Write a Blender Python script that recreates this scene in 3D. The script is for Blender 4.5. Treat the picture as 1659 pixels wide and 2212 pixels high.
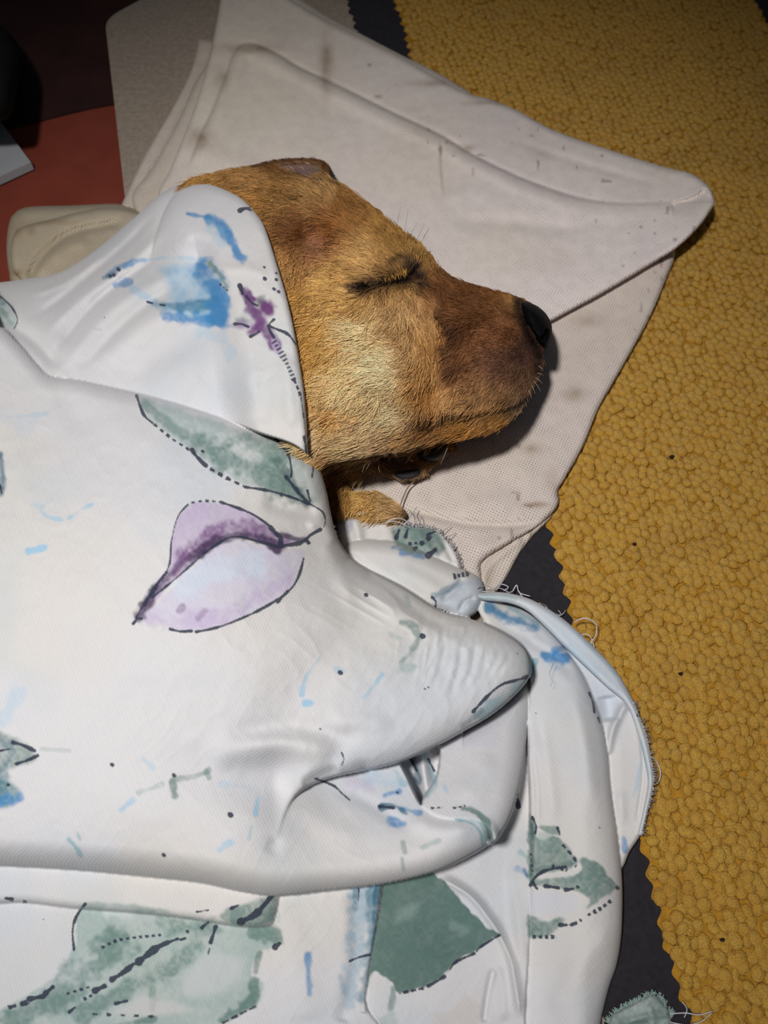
import bpy, math, random
import numpy as np
from mathutils import Vector

for o in list(bpy.data.objects):
    bpy.data.objects.remove(o, do_unlink=True)
SC = bpy.context.scene
COL = SC.collection
rng = np.random.default_rng(7)
random.seed(7)

# ------------------------------------------------------------------ camera
IW, IH = 1659.0, 2212.0
TH = math.radians(28.0)            # tilt away from straight down
DIST = 0.42
FPX = (IH / 2) / math.tan(math.radians(31.0))
CAM = np.array([0.0, -DIST * math.sin(TH), DIST * math.cos(TH)])
RIGHT = np.array([1.0, 0, 0])
UP = np.array([0, math.cos(TH), math.sin(TH)])
FWD = np.array([0, math.sin(TH), -math.cos(TH)])
cd = bpy.data.cameras.new('camera')
cam = bpy.data.objects.new('camera', cd)
COL.objects.link(cam)
cam.location = CAM
cam.rotation_euler = (TH, 0, 0)
cd.sensor_fit = 'VERTICAL'
cd.sensor_height = 24.0
cd.lens = 24.0 * FPX / IH
cd.clip_start = 0.01
cd.clip_end = 20
cd.dof.use_dof = True
cd.dof.focus_distance = 0.365
cd.dof.aperture_fstop = 8.0
SC.camera = cam

# ------------------------------------------------------------------ light
wd = bpy.data.worlds.new('world')
SC.world = wd
wd.use_nodes = True
bg = wd.node_tree.nodes['Background']
bg.inputs[0].default_value = (0.80, 0.86, 1.0, 1)
bg.inputs[1].default_value = 0.055
ld = bpy.data.lights.new('phone_torch', 'SPOT')
ld.energy = 24.0
ld.shadow_soft_size = 0.030
ld.spot_size = math.radians(63)
ld.spot_blend = 1.0
ld.color = (1.0, 0.985, 0.965)
lo = bpy.data.objects.new('phone_torch', ld)
COL.objects.link(lo)
lpos = CAM + RIGHT * -0.15 + UP * 0.16 - FWD * 0.36
lo.location = lpos
lo.rotation_euler = (Vector((-0.05, -0.01, 0.02)) - Vector(lpos)).to_track_quat('-Z', 'Y').to_euler()
SC.view_settings.view_transform = 'Standard'
SC.view_settings.look = 'None'
SC.view_settings.gamma = 1.0
SC.view_settings.exposure = 0.0
SC.view_settings.use_curve_mapping = False


# ------------------------------------------------------------------ maths helpers
def ray(u, v, z):
    """world point at height z that the photograph shows at pixel (u, v)"""
    u = np.asarray(u, float); v = np.asarray(v, float); z = np.asarray(z, float)
    u, v, z = np.broadcast_arrays(u, v, z)
    a = (u - IW / 2) / FPX
    b = -(v - IH / 2) / FPX
    d = FWD[None] + a.reshape(-1, 1) * RIGHT[None] + b.reshape(-1, 1) * UP[None]
    t = (z.reshape(-1) - CAM[2]) / d[:, 2]
    return (CAM[None] + d * t[:, None])


def project(p):
    q = np.asarray(p, float) - CAM
    w = q @ FWD
    return IW / 2 + FPX * (q @ RIGHT) / w, IH / 2 - FPX * (q @ UP) / w


def lin(c):
    c = np.asarray(c, float) / 255.0
    return np.where(c <= 0.04045, c / 12.92, ((c + 0.055) / 1.055) ** 2.4)


WHITE_LIN = lin([216, 216, 216])[0]


def alb(c, k=0.665):
    return np.clip(lin(c) / WHITE_LIN * k, 0.003, 0.92)


def smooth(e0, e1, x):
    t = np.clip((x - e0) / (e1 - e0), 0, 1)
    return t * t * (3 - 2 * t)


def catmull(pts, closed=False, n=8):
    P = np.array([p[:2] for p in pts], float)
    m = len(P)
    out = []
    rngi = range(m) if closed else range(m - 1)
    for i in rngi:
        if closed:
            p0, p1, p2, p3 = P[(i - 1) % m], P[i], P[(i + 1) % m], P[(i + 2) % m]
        else:
            p0, p1, p2, p3 = P[max(i - 1, 0)], P[i], P[i + 1], P[min(i + 2, m - 1)]
        L = np.hypot(*(p2 - p1))
        k = max(1, min(n, int(L / 5)))
        for t in np.linspace(0, 1, k, endpoint=False):
            out.append(0.5 * ((2 * p1) + (-p0 + p2) * t + (2 * p0 - 5 * p1 + 4 * p2 - p3) * t * t + (-p0 + 3 * p1 - 3 * p2 + p3) * t ** 3))
    if not closed:
        out.append(P[-1])
    return np.array(out)


def seg_dist(u, v, P, closed):
    """nearest distance, nearest point, arc parameter 0..1, signed side for points to a polyline"""
    A = P if closed else P[:-1]
    B = np.roll(P, -1, 0) if closed else P[1:]
    AB = B - A
    L2 = (AB ** 2).sum(1) + 1e-9
    seglen = np.sqrt(L2)
    cum = np.concatenate([[0], np.cumsum(seglen)])
    n = len(u)
    best = np.full(n, 1e18); bx = np.zeros(n); by = np.zeros(n); bs = np.zeros(n); side = np.zeros(n)
    for i in range(len(A)):
        du = u - A[i, 0]; dv = v - A[i, 1]
        t = np.clip((du * AB[i, 0] + dv * AB[i, 1]) / L2[i], 0, 1)
        ex = du - t * AB[i, 0]; ey = dv - t * AB[i, 1]
        d2 = ex * ex + ey * ey
        m = d2 < best
        if not m.any():
            continue
        best = np.where(m, d2, best)
        bx = np.where(m, A[i, 0] + t * AB[i, 0], bx)
        by = np.where(m, A[i, 1] + t * AB[i, 1], by)
        bs = np.where(m, (cum[i] + t * seglen[i]) / cum[-1], bs)
        cr = AB[i, 0] * dv - AB[i, 1] * du
        side = np.where(m, np.sign(cr), side)
    return np.sqrt(best), bx, by, bs, side


def inside(u, v, P):
    c = np.zeros(len(u), bool)
    B = np.roll(P, -1, 0)
    for a, b in zip(P, B):
        if a[1] == b[1]:
            continue
        m = (a[1] > v) != (b[1] > v)
        x = (b[0] - a[0]) * (v - a[1]) / (b[1] - a[1]) + a[0]
        c ^= m & (u < x)
    return c


def sdf(u, v, P, margin=40):
    """signed distance (positive inside) and nearest boundary point; far outside = -999"""
    d = np.full(len(u), -999.0); nx = u.copy(); ny = v.copy()
    lo_, hi = P.min(0) - margin, P.max(0) + margin
    m = np.where((u > lo_[0]) & (u < hi[0]) & (v > lo_[1]) & (v < hi[1]))[0]
    if len(m):
        uu, vv = u[m], v[m]
        dd, x, y, _, _ = seg_dist(uu, vv, P, True)
        d[m] = np.where(inside(uu, vv, P), dd, -dd)
        nx[m] = x; ny[m] = y
    return d, nx, ny


def line(u, v, pts, reach, n=8):
    """distance / param / side to an open smoothed polyline, only within reach"""
    P = catmull(pts, False, n) if len(pts) > 2 else np.array([p[:2] for p in pts], float)
    d = np.full(len(u), 999.0); s = np.zeros(len(u)); sg = np.zeros(len(u))
    lo_, hi = P.min(0) - reach, P.max(0) + reach
    m = np.where((u > lo_[0]) & (u < hi[0]) & (v > lo_[1]) & (v < hi[1]))[0]
    if len(m):
        d[m], _, _, s[m], sg[m] = seg_dist(u[m], v[m], P, False)
    return d, s, sg


_tabs = {}


def vn(u, v, scale, seed=0):
    """smooth value noise 0..1"""
    if seed not in _tabs:
        _tabs[seed] = np.random.default_rng(1000 + seed).random((256, 256))
    T = _tabs[seed]
    x = u / scale; y = v / scale
    xi = np.floor(x).astype(int); yi = np.floor(y).astype(int)
    fx = x - xi; fy = y - yi
    fx = fx * fx * (3 - 2 * fx); fy = fy * fy * (3 - 2 * fy)
    a = T[yi % 256, xi % 256]; b = T[yi % 256, (xi + 1) % 256]
    c = T[(yi + 1) % 256, xi % 256]; d = T[(yi + 1) % 256, (xi + 1) % 256]
    return (a * (1 - fx) + b * fx) * (1 - fy) + (c * (1 - fx) + d * fx) * fy


def fbm(u, v, scale, seed=0, oct=3):
    s = 0; w = 0; a = 1.0
    for i in range(oct):
        s = s + a * vn(u, v, scale / 2 ** i, seed + i); w += a; a *= 0.5
    return s / w


def rbf(pts):
    """smooth surface through (u, v, value) control points (thin plate)"""
    P = np.array(pts, float)
    X = P[:, :2] / 500.0
    def ph(r):
        return np.where(r > 1e-9, r * r * np.log(r + 1e-9), 0)
    n = len(X)
    K = ph(np.hypot(*(X[:, None] - X[None]).transpose(2, 0, 1))) + np.eye(n) * 0.02
    Q = np.c_[np.ones(n), X]
    M = np.block([[K, Q], [Q.T, np.zeros((3, 3))]])
    w = np.linalg.solve(M, np.concatenate([P[:, 2], np.zeros(3)]))
    def f(u, v):
        x = u / 500.0; y = v / 500.0
        out = w[n] + w[n + 1] * x + w[n + 2] * y
        for i in range(n):
            out = out + w[i] * ph(np.hypot(x - X[i, 0], y - X[i, 1]))
        return out
    return f


def shepard(u, v, pts, vals, s=45.0):
    vals = np.array(vals, float)
    if vals.ndim == 1:
        vals = vals[:, None]
    acc = np.zeros((len(u), vals.shape[1])); W = np.zeros(len(u))
    for p, c in zip(pts, vals):
        d2 = (u - p[0]) ** 2 + (v - p[1]) ** 2
        w = 1.0 / (d2 + (s * 0.6) ** 2) ** 2
        acc += w[:, None] * c[None]; W += w
    return acc / W[:, None]


def bump(u, v, cx, cy, r, amp):
    return amp * np.exp(-((u - cx) ** 2 + (v - cy) ** 2) / (r * r))


def ridge(u, v, pts, w, amp, ends=0.25):
    d, s, _ = line(u, v, pts, w * 3)
    t = smooth(0, ends, s) * smooth(0, ends, 1 - s) if ends > 0 else 1
    return amp * np.exp(-(d / w) ** 2) * t


def stepl(u, v, pts, w, amp, fall, ends=0.15):
    """height jump across a line: + on the right hand side of its direction (image axes), fading over fall px"""
    d, s, sg = line(u, v, pts, fall * 2.5)
    t = smooth(0, ends, s) * smooth(0, ends, 1 - s) if ends > 0 else 1
    sd = d * sg
    return amp * smooth(-w, w, sd) * np.exp(-np.clip(sd, 0, None) ** 2 / fall ** 2) * t


def edge_round(d, R, amp):
    x = np.clip(1 - d / R, 0, 1)
    return -amp * (1 - np.sqrt(np.clip(1 - x * x, 0, 1)))


# ------------------------------------------------------------------ object helpers
def tag(o, label=None, cat=None, group=None, kind=None):
    if label: o['label'] = label
    if cat: o['category'] = cat
    if group: o['group'] = group
    if kind: o['kind'] = kind
    return o


def empty(name, loc=(0, 0, 0)):
    o = bpy.data.objects.new(name, None)
    o.empty_display_size = 0.02
    o.location = loc
    COL.objects.link(o)
    return o


def mesh_np(name, V, faces, mat, parent=None, smooth_=True, attrs=None, uv=None):
    """faces: list of int arrays (n, k) with constant k each"""
    me = bpy.data.meshes.new(name)
    V = np.asarray(V, np.float32)
    me.vertices.add(len(V))
    me.vertices.foreach_set('co', V.ravel())
    loops = np.concatenate([f.ravel() for f in faces]).astype(np.int32)
    tot = np.concatenate([np.full(len(f), f.shape[1], np.int32) for f in faces])
    start = np.concatenate([[0], np.cumsum(tot)[:-1]]).astype(np.int32)
    me.loops.add(len(loops))
    me.loops.foreach_set('vertex_index', loops)
    me.polygons.add(len(tot))
    me.polygons.foreach_set('loop_start', start)
    me.polygons.foreach_set('loop_total', tot)
    me.update(calc_edges=True)
    me.validate()
    me.polygons.foreach_set('use_smooth', np.full(len(me.polygons), bool(smooth_)))
    for k, a in (attrs or {}).items():
        a = np.asarray(a, np.float32)
        if a.ndim == 2:
            at = me.attributes.new(k, 'FLOAT_COLOR', 'POINT')
            at.data.foreach_set('color', np.c_[a, np.ones(len(a))].astype(np.float32).ravel())
        else:
            at = me.attributes.new(k, 'FLOAT', 'POINT')
            at.data.foreach_set('value', a)
    if uv is not None:
        li = np.zeros(len(me.loops), np.int32)
        me.loops.foreach_get('vertex_index', li)
        ul = me.uv_layers.new(name='UVMap')
        ul.data.foreach_set('uv', np.asarray(uv, np.float32)[li].ravel())
    me.materials.append(mat)
    o = bpy.data.objects.new(name, me)
    COL.objects.link(o)
    if parent is not None:
        o.parent = parent
        o.matrix_parent_inverse = parent.matrix_world.inverted() if False else o.matrix_parent_inverse
    return o


class Relief:
    """one surface made of stacked layers, each an outline (photo pixels) with a height function;
    higher layers drop to the ones below them in a short wall"""
    def __init__(self, layers, step, clip=(-70, -70, 1730, 2290)):
        polys = [catmull(l['out'], True, l.get('n', 8)) for l in layers]
        lo_ = np.min([p.min(0) for p in polys], 0); hi = np.max([p.max(0) for p in polys], 0)
        x0, y0 = max(lo_[0] - step, clip[0]), max(lo_[1] - step, clip[1])
        x1, y1 = min(hi[0] + step, clip[2]), min(hi[1] + step, clip[3])
        xs = np.arange(x0, x1 + step, step); ys = np.arange(y0, y1 + step, step)
        U, V = np.meshgrid(xs, ys)
        nx_, ny_ = len(xs), len(ys)
        u = U.ravel(); v = V.ravel()
        D = []; NX = []; NY = []
        for P in polys:
            d, a, b = sdf(u, v, P)
            D.append(d); NX.append(a); NY.append(b)
        D = np.array(D); NX = np.array(NX); NY = np.array(NY)
        k = D.argmax(0); idx = np.arange(len(u))
        du = D[k, idx]
        keep = du > -1.05 * step
        snap = keep & (du < 0.25 * step)
        u2 = np.where(snap, NX[k, idx], u); v2 = np.where(snap, NY[k, idx], v)
        q = np.arange(len(u)).reshape(ny_, nx_)
        quads = np.c_[q[:-1, :-1].ravel(), q[1:, :-1].ravel(), q[1:, 1:].ravel(), q[:-1, 1:].ravel()]
        ok = keep[quads].all(1) & (du[quads].max(1) > 0) & (du[quads].mean(1) > -0.35 * step)
        quads = quads[ok]
        qa = 0.5 * np.abs((u2[quads[:, 2]] - u2[quads[:, 0]]) * (v2[quads[:, 3]] - v2[quads[:, 1]]) - (v2[quads[:, 2]] - v2[quads[:, 0]]) * (u2[quads[:, 3]] - u2[quads[:, 1]]))
        quads = quads[qa > 0.10 * step * step]
        used = np.unique(quads)
        rm = np.full(len(u), -1); rm[used] = np.arange(len(used))
        self.quads = rm[quads]
        self.u, self.v = u2[used], v2[used]
        self.D = np.where(snap[None, used] & (np.arange(len(polys))[:, None] == k[None, used]), 0.0, D[:, used])
        self.layers = layers
        self.polys = polys
        u, v = self.u, self.v
        z = None
        top = np.zeros(len(u), int)
        for i, l in enumerate(layers):
            d = self.D[i]
            wall = l.get('wall', 3.0)
            zi = l['h'](u, v, np.clip(d, 0, None))
            if z is None:
                z = zi
            else:
                s = smooth(-wall * 0.6, wall, d)
                s = np.where(self.D[:i].max(0) < 0, (d > -999), s)    # nothing below: take this layer
                z = z * (1 - s) + zi * s
            top = np.where(d > 0.2 * wall, i, top)
        self.z, self.top = z, top
        self.P = ray(u, v, z)

    def boundary(self):
        e = np.concatenate([self.quads[:, [0, 1]], self.quads[:, [1, 2]], self.quads[:, [2, 3]], self.quads[:, [3, 0]]])
        key = np.sort(e, 1)
        _, inv, cnt = np.unique(key, axis=0, return_inverse=True, return_counts=True)
        return e[cnt[inv.ravel()] == 1]

    def build(self, name, mat, parent=None, skirt=0.004, attrs=None, uv_rot=0.0, floor_z=None, under=None, drape=False):
        P = self.P; faces = [self.quads]
        attrs = dict(attrs or {})
        e = self.boundary()
        if under is not None:            # closed body: mirrored lower half
            low = ray(self.u, self.v, under)
            n = len(P)
            V = np.concatenate([P, low])
            faces = [self.quads, self.quads[:, ::-1] + n, np.c_[e[:, 1], e[:, 0], e[:, 0] + n, e[:, 1] + n]]
            src = np.concatenate([np.arange(n), np.arange(n)])
        else:
            bi = np.unique(e)
            mp = np.full(len(P), -1); mp[bi] = np.arange(len(bi)) + len(P)
            zz = self.z[bi] - skirt
            if floor_z is not None:
                zz = np.minimum(zz, np.maximum(floor_z, zz))
            if drape:        # beyond the picture the cloth hangs down to the floor
                zz = np.where((self.u[bi] < -55) | (self.v[bi] > 2275), np.minimum(zz, -.004), zz)
            low = ray(self.u[bi], self.v[bi], zz)
            V = np.concatenate([P, low])
            faces.append(np.c_[e[:, 1], e[:, 0], mp[e[:, 0]], mp[e[:, 1]]])
            src = np.concatenate([np.arange(len(P)), bi])
        attrs = {k: np.asarray(a)[src] for k, a in attrs.items()}
        c, s = math.cos(uv_rot), math.sin(uv_rot)
        uv = np.c_[V[:, 0] * c - V[:, 1] * s, V[:, 0] * s + V[:, 1] * c] * 100.0    # centimetres
        return mesh_np(name, V, faces, mat, parent, True, attrs, uv)


def tube(name, pts, r, mat, parent=None, taper=1.0, sides=5, n=6):
    """round strand through (px, py, z) points"""
    A = np.array(pts, float)
    W = ray(A[:, 0], A[:, 1], A[:, 2])
    m = len(W); out = []
    for i in range(m - 1):
        p0, p1, p2, p3 = W[max(i - 1, 0)], W[i], W[i + 1], W[min(i + 2, m - 1)]
        for t in np.linspace(0, 1, n, endpoint=False):
            out.append(0.5 * ((2 * p1) + (-p0 + p2) * t + (2 * p0 - 5 * p1 + 4 * p2 - p3) * t * t + (-p0 + 3 * p1 - 3 * p2 + p3) * t ** 3))
    out.append(W[-1]); W = np.array(out)
    T = np.gradient(W, axis=0); T /= np.linalg.norm(T, axis=1)[:, None] + 1e-12
    ref = np.array([0.31, 0.22, 0.93])
    N = np.cross(T, ref); N /= np.linalg.norm(N, axis=1)[:, None] + 1e-12
    B = np.cross(T, N)
    a = np.linspace(0, 2 * np.pi, sides, endpoint=False)
    rr = r * np.linspace(1, taper, len(W))
    V = (W[:, None] + rr[:, None, None] * (np.cos(a)[None, :, None] * N[:, None] + np.sin(a)[None, :, None] * B[:, None])).reshape(-1, 3)
    i = np.arange(len(W) - 1)[:, None] * sides; j = np.arange(sides)[None]
    F = np.stack([i + j, i + (j + 1) % sides, i + sides + (j + 1) % sides, i + sides + j], -1).reshape(-1, 4)
    return mesh_np(name, V, [F, np.arange(sides)[None, ::-1], (np.arange(sides) + (len(W) - 1) * sides)[None]], mat, parent)


# ------------------------------------------------------------------ materials
def mat_new(name, rough=0.85, spec=0.2):
    m = bpy.data.materials.new(name)
    m.use_nodes = True
    nt = m.node_tree
    b = nt.nodes['Principled BSDF']
    b.inputs['Roughness'].default_value = rough
    b.inputs['Specular IOR Level'].default_value = spec
    return m, nt, b


def N(nt, typ, **kw):
    n = nt.nodes.new(typ)
    for k, v in kw.items():
        setattr(n, k, v)
    return n


def L(nt, a, b):
    nt.links.new(a, b)


def math_n(nt, op, a, b=None, c=None, clamp=False):
    n = N(nt, 'ShaderNodeMath', operation=op, use_clamp=clamp)
    for i, x in enumerate((a, b, c)):
        if x is None: continue
        if isinstance(x, (int, float)): n.inputs[i].default_value = x
        else: L(nt, x, n.inputs[i])
    return n.outputs[0]


def mixc(nt, fac, a, b, blend='MIX'):
    n = N(nt, 'ShaderNodeMix', data_type='RGBA', blend_type=blend)
    for sock, x in ((n.inputs['Factor'], fac), (n.inputs['A'], a), (n.inputs['B'], b)):
        if isinstance(x, (int, float)): sock.default_value = x
        elif isinstance(x, (tuple, list, np.ndarray)): sock.default_value = (*x[:3], 1)
        else: L(nt, x, sock)
    return n.outputs['Result']


def noise(nt, vec, scale, detail=2, rough=0.5):
    n = N(nt, 'ShaderNodeTexNoise')
    n.inputs['Scale'].default_value = scale
    n.inputs['Detail'].default_value = detail
    n.inputs['Roughness'].default_value = rough
    if vec is not None: L(nt, vec, n.inputs['Vector'])
    return n.outputs['Fac']


def maprange(nt, x, a, b, c=0.0, d=1.0):
    n = N(nt, 'ShaderNodeMapRange')
    L(nt, x, n.inputs['Value'])
    for i, val in zip(('From Min', 'From Max', 'To Min', 'To Max'), (a, b, c, d)):
        n.inputs[i].default_value = val
    return n.outputs['Result']


def bump_n(nt, h, strength, dist, bsdf):
    n = N(nt, 'ShaderNodeBump')
    n.inputs['Strength'].default_value = strength
    n.inputs['Distance'].default_value = dist
    L(nt, h, n.inputs['Height'])
    L(nt, n.outputs['Normal'], bsdf.inputs['Normal'])


def weave(nt, period_cm, warp=0.12):
    """over-under basket weave height 0..1 from the UV map (centimetres)"""
    uvn = N(nt, 'ShaderNodeUVMap')
    nz = N(nt, 'ShaderNodeTexNoise'); nz.inputs['Scale'].default_value = 2.2; nz.inputs['Detail'].default_value = 2
    L(nt, uvn.outputs[0], nz.inputs['Vector'])
    va = N(nt, 'ShaderNodeVectorMath', operation='MULTIPLY_ADD')
    L(nt, nz.outputs['Color'], va.inputs[0])
    va.inputs[1].default_value = (warp, warp, 0)
    L(nt, uvn.outputs[0], va.inputs[2])
    sx = N(nt, 'ShaderNodeSeparateXYZ'); L(nt, va.outputs[0], sx.inputs[0])
    k = 2 * math.pi / period_cm
    a = math_n(nt, 'SINE', math_n(nt, 'MULTIPLY', sx.outputs[0], k))
    b = math_n(nt, 'SINE', math_n(nt, 'MULTIPLY', sx.outputs[1], k))
    return uvn.outputs[0], sx, a, b


# floral cotton: print colour + ink outline carried on the cloth, fine twill
def make_floral():
    m, nt, b = mat_new('floral_cotton', 0.9, 0.12)
    b.inputs['Sheen Weight'].default_value = 0.12
    at = N(nt, 'ShaderNodeAttribute', attribute_name='print')
    ik = N(nt, 'ShaderNodeAttribute', attribute_name='ink')
    uvv, sx, wa, wb = weave(nt, 0.10, 0.05)
    s = math_n(nt, 'ADD', sx.outputs[0], sx.outputs[1])
    tw = math_n(nt, 'SINE', math_n(nt, 'MULTIPLY', s, 2 * math.pi / 0.15))
    fine = noise(nt, uvv, 30, 3, 0.6)
    mid = noise(nt, uvv, 9, 2)
    rag = math_n(nt, 'MULTIPLY', math_n(nt, 'SUBTRACT', fine, 0.5), 8.0)
    d = math_n(nt, 'ADD', ik.outputs['Fac'], rag)
    mask = maprange(nt, d, 0.6, -0.6)
    mask = math_n(nt, 'MULTIPLY', mask, 0.93)
    thread = maprange(nt, math_n(nt, 'ADD', math_n(nt, 'MULTIPLY', tw, 0.12), math_n(nt, 'MULTIPLY', fine, 1.0)), 0.0, 1.2, 0.86, 1.07)
    inkc = mixc(nt, mid, alb([36, 42, 60]), alb([62, 68, 86]))
    c = mixc(nt, mask, at.outputs['Color'], inkc)
    g = N(nt, 'ShaderNodeCombineColor')
    for i in range(3): L(nt, thread, g.inputs[i])
    c = mixc(nt, 1.0, c, g.outputs[0], 'MULTIPLY')
    L(nt, c, b.inputs['Base Color'])
    h = math_n(nt, 'ADD', math_n(nt, 'MULTIPLY', math_n(nt, 'MULTIPLY', wa, wb), 0.35), math_n(nt, 'MULTIPLY', tw, 0.12))
    h = math_n(nt, 'ADD', h, math_n(nt, 'MULTIPLY', fine, 1.2))
    bump_n(nt, h, 0.8, 0.00016, b)
    return m


def make_linen():
    m, nt, b = mat_new('coarse_cotton', 0.92, 0.1)
    at = N(nt, 'ShaderNodeAttribute', attribute_name='tint')
    uvv, sx, wa, wb = weave(nt, 0.135, 0.10)
    hole = math_n(nt, 'ADD', wa, wb)
    pat = noise(nt, uvv, 1.3, 2)
    pat = maprange(nt, pat, 0.36, 0.62)
    fine = noise(nt, uvv, 14, 3, 0.6)
    hm = maprange(nt, math_n(nt, 'ADD', hole, math_n(nt, 'MULTIPLY', math_n(nt, 'SUBTRACT', fine, 0.5), 2.2)), 0.75, 1.9)
    hm = math_n(nt, 'MULTIPLY', hm, math_n(nt, 'MULTIPLY_ADD', pat, 0.55, 0.32))
    c = mixc(nt, hm, at.outputs['Color'], (0.10, 0.075, 0.055))
    slub = maprange(nt, fine, 0.3, 0.75, 0.9, 1.06)
    g = N(nt, 'ShaderNodeCombineColor')
    for i in range(3): L(nt, slub, g.inputs[i])
    c = mixc(nt, 1.0, c, g.outputs[0], 'MULTIPLY')
    L(nt, c, b.inputs['Base Color'])
    h = math_n(nt, 'SUBTRACT', math_n(nt, 'MULTIPLY', fine, 1.2), math_n(nt, 'MULTIPLY', hole, 0.45))
    bump_n(nt, h, 0.45, 0.0003, b)
    return m


def make_simple(name, col, rough=0.9, spec=0.15, var=0.25, scale=200, bumps=0.0, bscale=900, col2=None):
    m, nt, b = mat_new(name, rough, spec)
    tc = N(nt, 'ShaderNodeTexCoord')
    f = noise(nt, tc.outputs['Object'], scale, 4, 0.6)
    c2 = col2 if col2 is not None else np.asarray(col) * (1 - var)
    c = mixc(nt, maprange(nt, f, 0.3, 0.7), tuple(col), tuple(c2))
    L(nt, c, b.inputs['Base Color'])
    if bumps:
        h = noise(nt, tc.outputs['Object'], bscale, 4, 0.65)
        bump_n(nt, h, bumps, 0.0006, b)
    return m


def make_attr(name, attr, rough=0.7, spec=0.2, bumps=0.0, bscale=1500):
    m, nt, b = mat_new(name, rough, spec)
    at = N(nt, 'ShaderNodeAttribute', attribute_name=attr)
    L(nt, at.outputs['Color'], b.inputs['Base Color'])
    if bumps:
        tc = N(nt, 'ShaderNodeTexCoord')
        bump_n(nt, noise(nt, tc.outputs['Object'], bscale, 3), bumps, 0.0004, b)
    return m


M_FLORAL = make_floral()
M_LINEN = make_linen()
M_FLOOR = make_simple('red_oxide_floor', (0.215, 0.044, 0.026), 0.55, 0.2, 0.4, 14, 0.15, 300)
M_DARKMAT = make_simple('dark_maroon', (0.040, 0.017, 0.015), 0.9, 0.1, 0.4, 30, 0.3, 700)
M_BLACK = make_simple('black_felt', (0.020, 0.018, 0.021), 0.95, 0.12, -0.45, 330)
M_TAUPE = make_simple('taupe_felt', (0.35, 0.285, 0.225), 0.95, 0.1, 0.28, 300, 0.7, 700)
M_YBASE = make_simple('ochre_backing', (0.46, 0.23, 0.026), 0.95, 0.1, 0.35, 300, .6, 700)
M_SKIN = make_attr('dog_skin', 'skin', 0.75, 0.15, 0.3, 2500)
M_NOSE = make_simple('nose_leather', (0.004, 0.004, 0.005), 0.60, 0.06, 0.3, 900, 0.35, 1800)
M_PAD = make_simple('pad_leather', (0.017, 0.015, 0.017), 0.38, 0.45, 0.3, 900, 0.5, 2600)
M_THREAD = make_simple('frayed_thread', tuple(alb([205, 200, 205])), 0.9, 0.1, 0.15, 300)
M_BROWNTHREAD = make_simple('tan_thread', tuple(alb([140, 115, 90])), 0.9, 0.1, 0.15, 300)
M_PAPER = make_simple('pale_card', (0.34, 0.345, 0.36), 0.6, 0.3, 0.08, 40)
M_SHOE = make_simple('black_fabric', (0.008, 0.010, 0.009), 0.9, 0.1, 0.3, 60)
M_CRUMB = make_simple('dark_crumb', (0.03, 0.02, 0.015), 0.9, 0.1, 0.3, 900)


def hair_mat(name, attr):
    m, nt, b = mat_new(name, 0.55, 0.25)
    at = N(nt, 'ShaderNodeAttribute', attribute_name=attr)
    L(nt, at.outputs['Color'], b.inputs['Base Color'])
    b.inputs['Specular IOR Level'].default_value = 0.15
    return m


M_FUR = hair_mat('fur', 'hair_color')


def yarn_mat():
    m, nt, b = mat_new('ochre_yarn', 0.88, 0.15)
    b.inputs['Sheen Weight'].default_value = 0.15
    geo = N(nt, 'ShaderNodeNewGeometry')
    big = noise(nt, geo.outputs['Position'], 22, 3)
    mid = noise(nt, geo.outputs['Position'], 160, 2)
    fine = noise(nt, geo.outputs['Position'], 1400, 3, 0.7)
    c = mixc(nt, maprange(nt, mid, 0.32, 0.68), (0.82, 0.415, 0.023), (0.86, 0.50, 0.058))
    c = mixc(nt, maprange(nt, big, 0.52, 0.75, 0, 0.35), c, (0.38, 0.20, 0.03))
    c = mixc(nt, maprange(nt, fine, 0.35, 0.75, 0.0, 0.75), c, (0.46, 0.22, 0.018))
    L(nt, c, b.inputs['Base Color'])
    bump_n(nt, fine, 1.0, 0.0020, b)
    return m


M_YARN = yarn_mat()

# ================================================================== FLOOR
def slab(name, poly, z0, z1, mat, parent=None):
    P = np.asarray(poly, float); n = len(P)
    if (P[:, 0] * np.roll(P[:, 1], -1) - P[:, 1] * np.roll(P[:, 0], -1)).sum() < 0: P = P[::-1]
    V = np.r_[np.c_[P, np.full(n, z1)], np.c_[P, np.full(n, z0)]]
    i = np.arange(n); j = (i + 1) % n
    return mesh_np(name, V, [i[None], (i[::-1] + n)[None], np.c_[j, i, i + n, j + n]], mat, parent, False)


FZ = -0.009
floor = slab('floor', [(-1.6, -1.4), (1.6, -1.4), (1.6, 1.8), (-1.6, 1.8)], FZ - 0.05, FZ, M_FLOOR)
tag(floor, 'red oxide cement floor at the upper left beside the rug', kind='structure')


def gxy(u, v, z=0.0):
    return ray(u, v, z)[:, :2]


# dark covering at the top left, tucked beneath the rug corner
edge = gxy(np.array([300, 262, 200, 140, 95, 50, 0, -80]), np.array([215, 225, 236, 250, 262, 274, 283, 300]), FZ)
far = np.array([[edge[-1, 0] - 0.1, edge[-1, 1] + 0.5], [edge[0, 0] + 0.02, edge[0, 1] + 0.5]])
dm = slab('dark_mat', np.r_[edge, far], FZ - 0.001, FZ + 0.0015, M_DARKMAT)
tag(dm, 'dark maroon brown floor covering lying against the taupe rug corner', 'mat')

# ================================================================== RUG
a0 = gxy(860, 30)[0]; a1 = gxy(1480, 2180)[0]
RU = (a1 - a0) / np.linalg.norm(a1 - a0)          # along the bands, towards the viewer
RV = np.array([-RU[1], RU[0]])                     # across, to the right
if RV[0] < 0: RV = -RV
def band(u, v):
    q = gxy(u, v) - a0
    return q @ RU, q @ RV
bw = -band(754, 5)[1][0]                           # width of the black band
yw = band(1633, 10)[1][0]                          # width of the yellow field
PITCH = 0.0088


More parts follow.
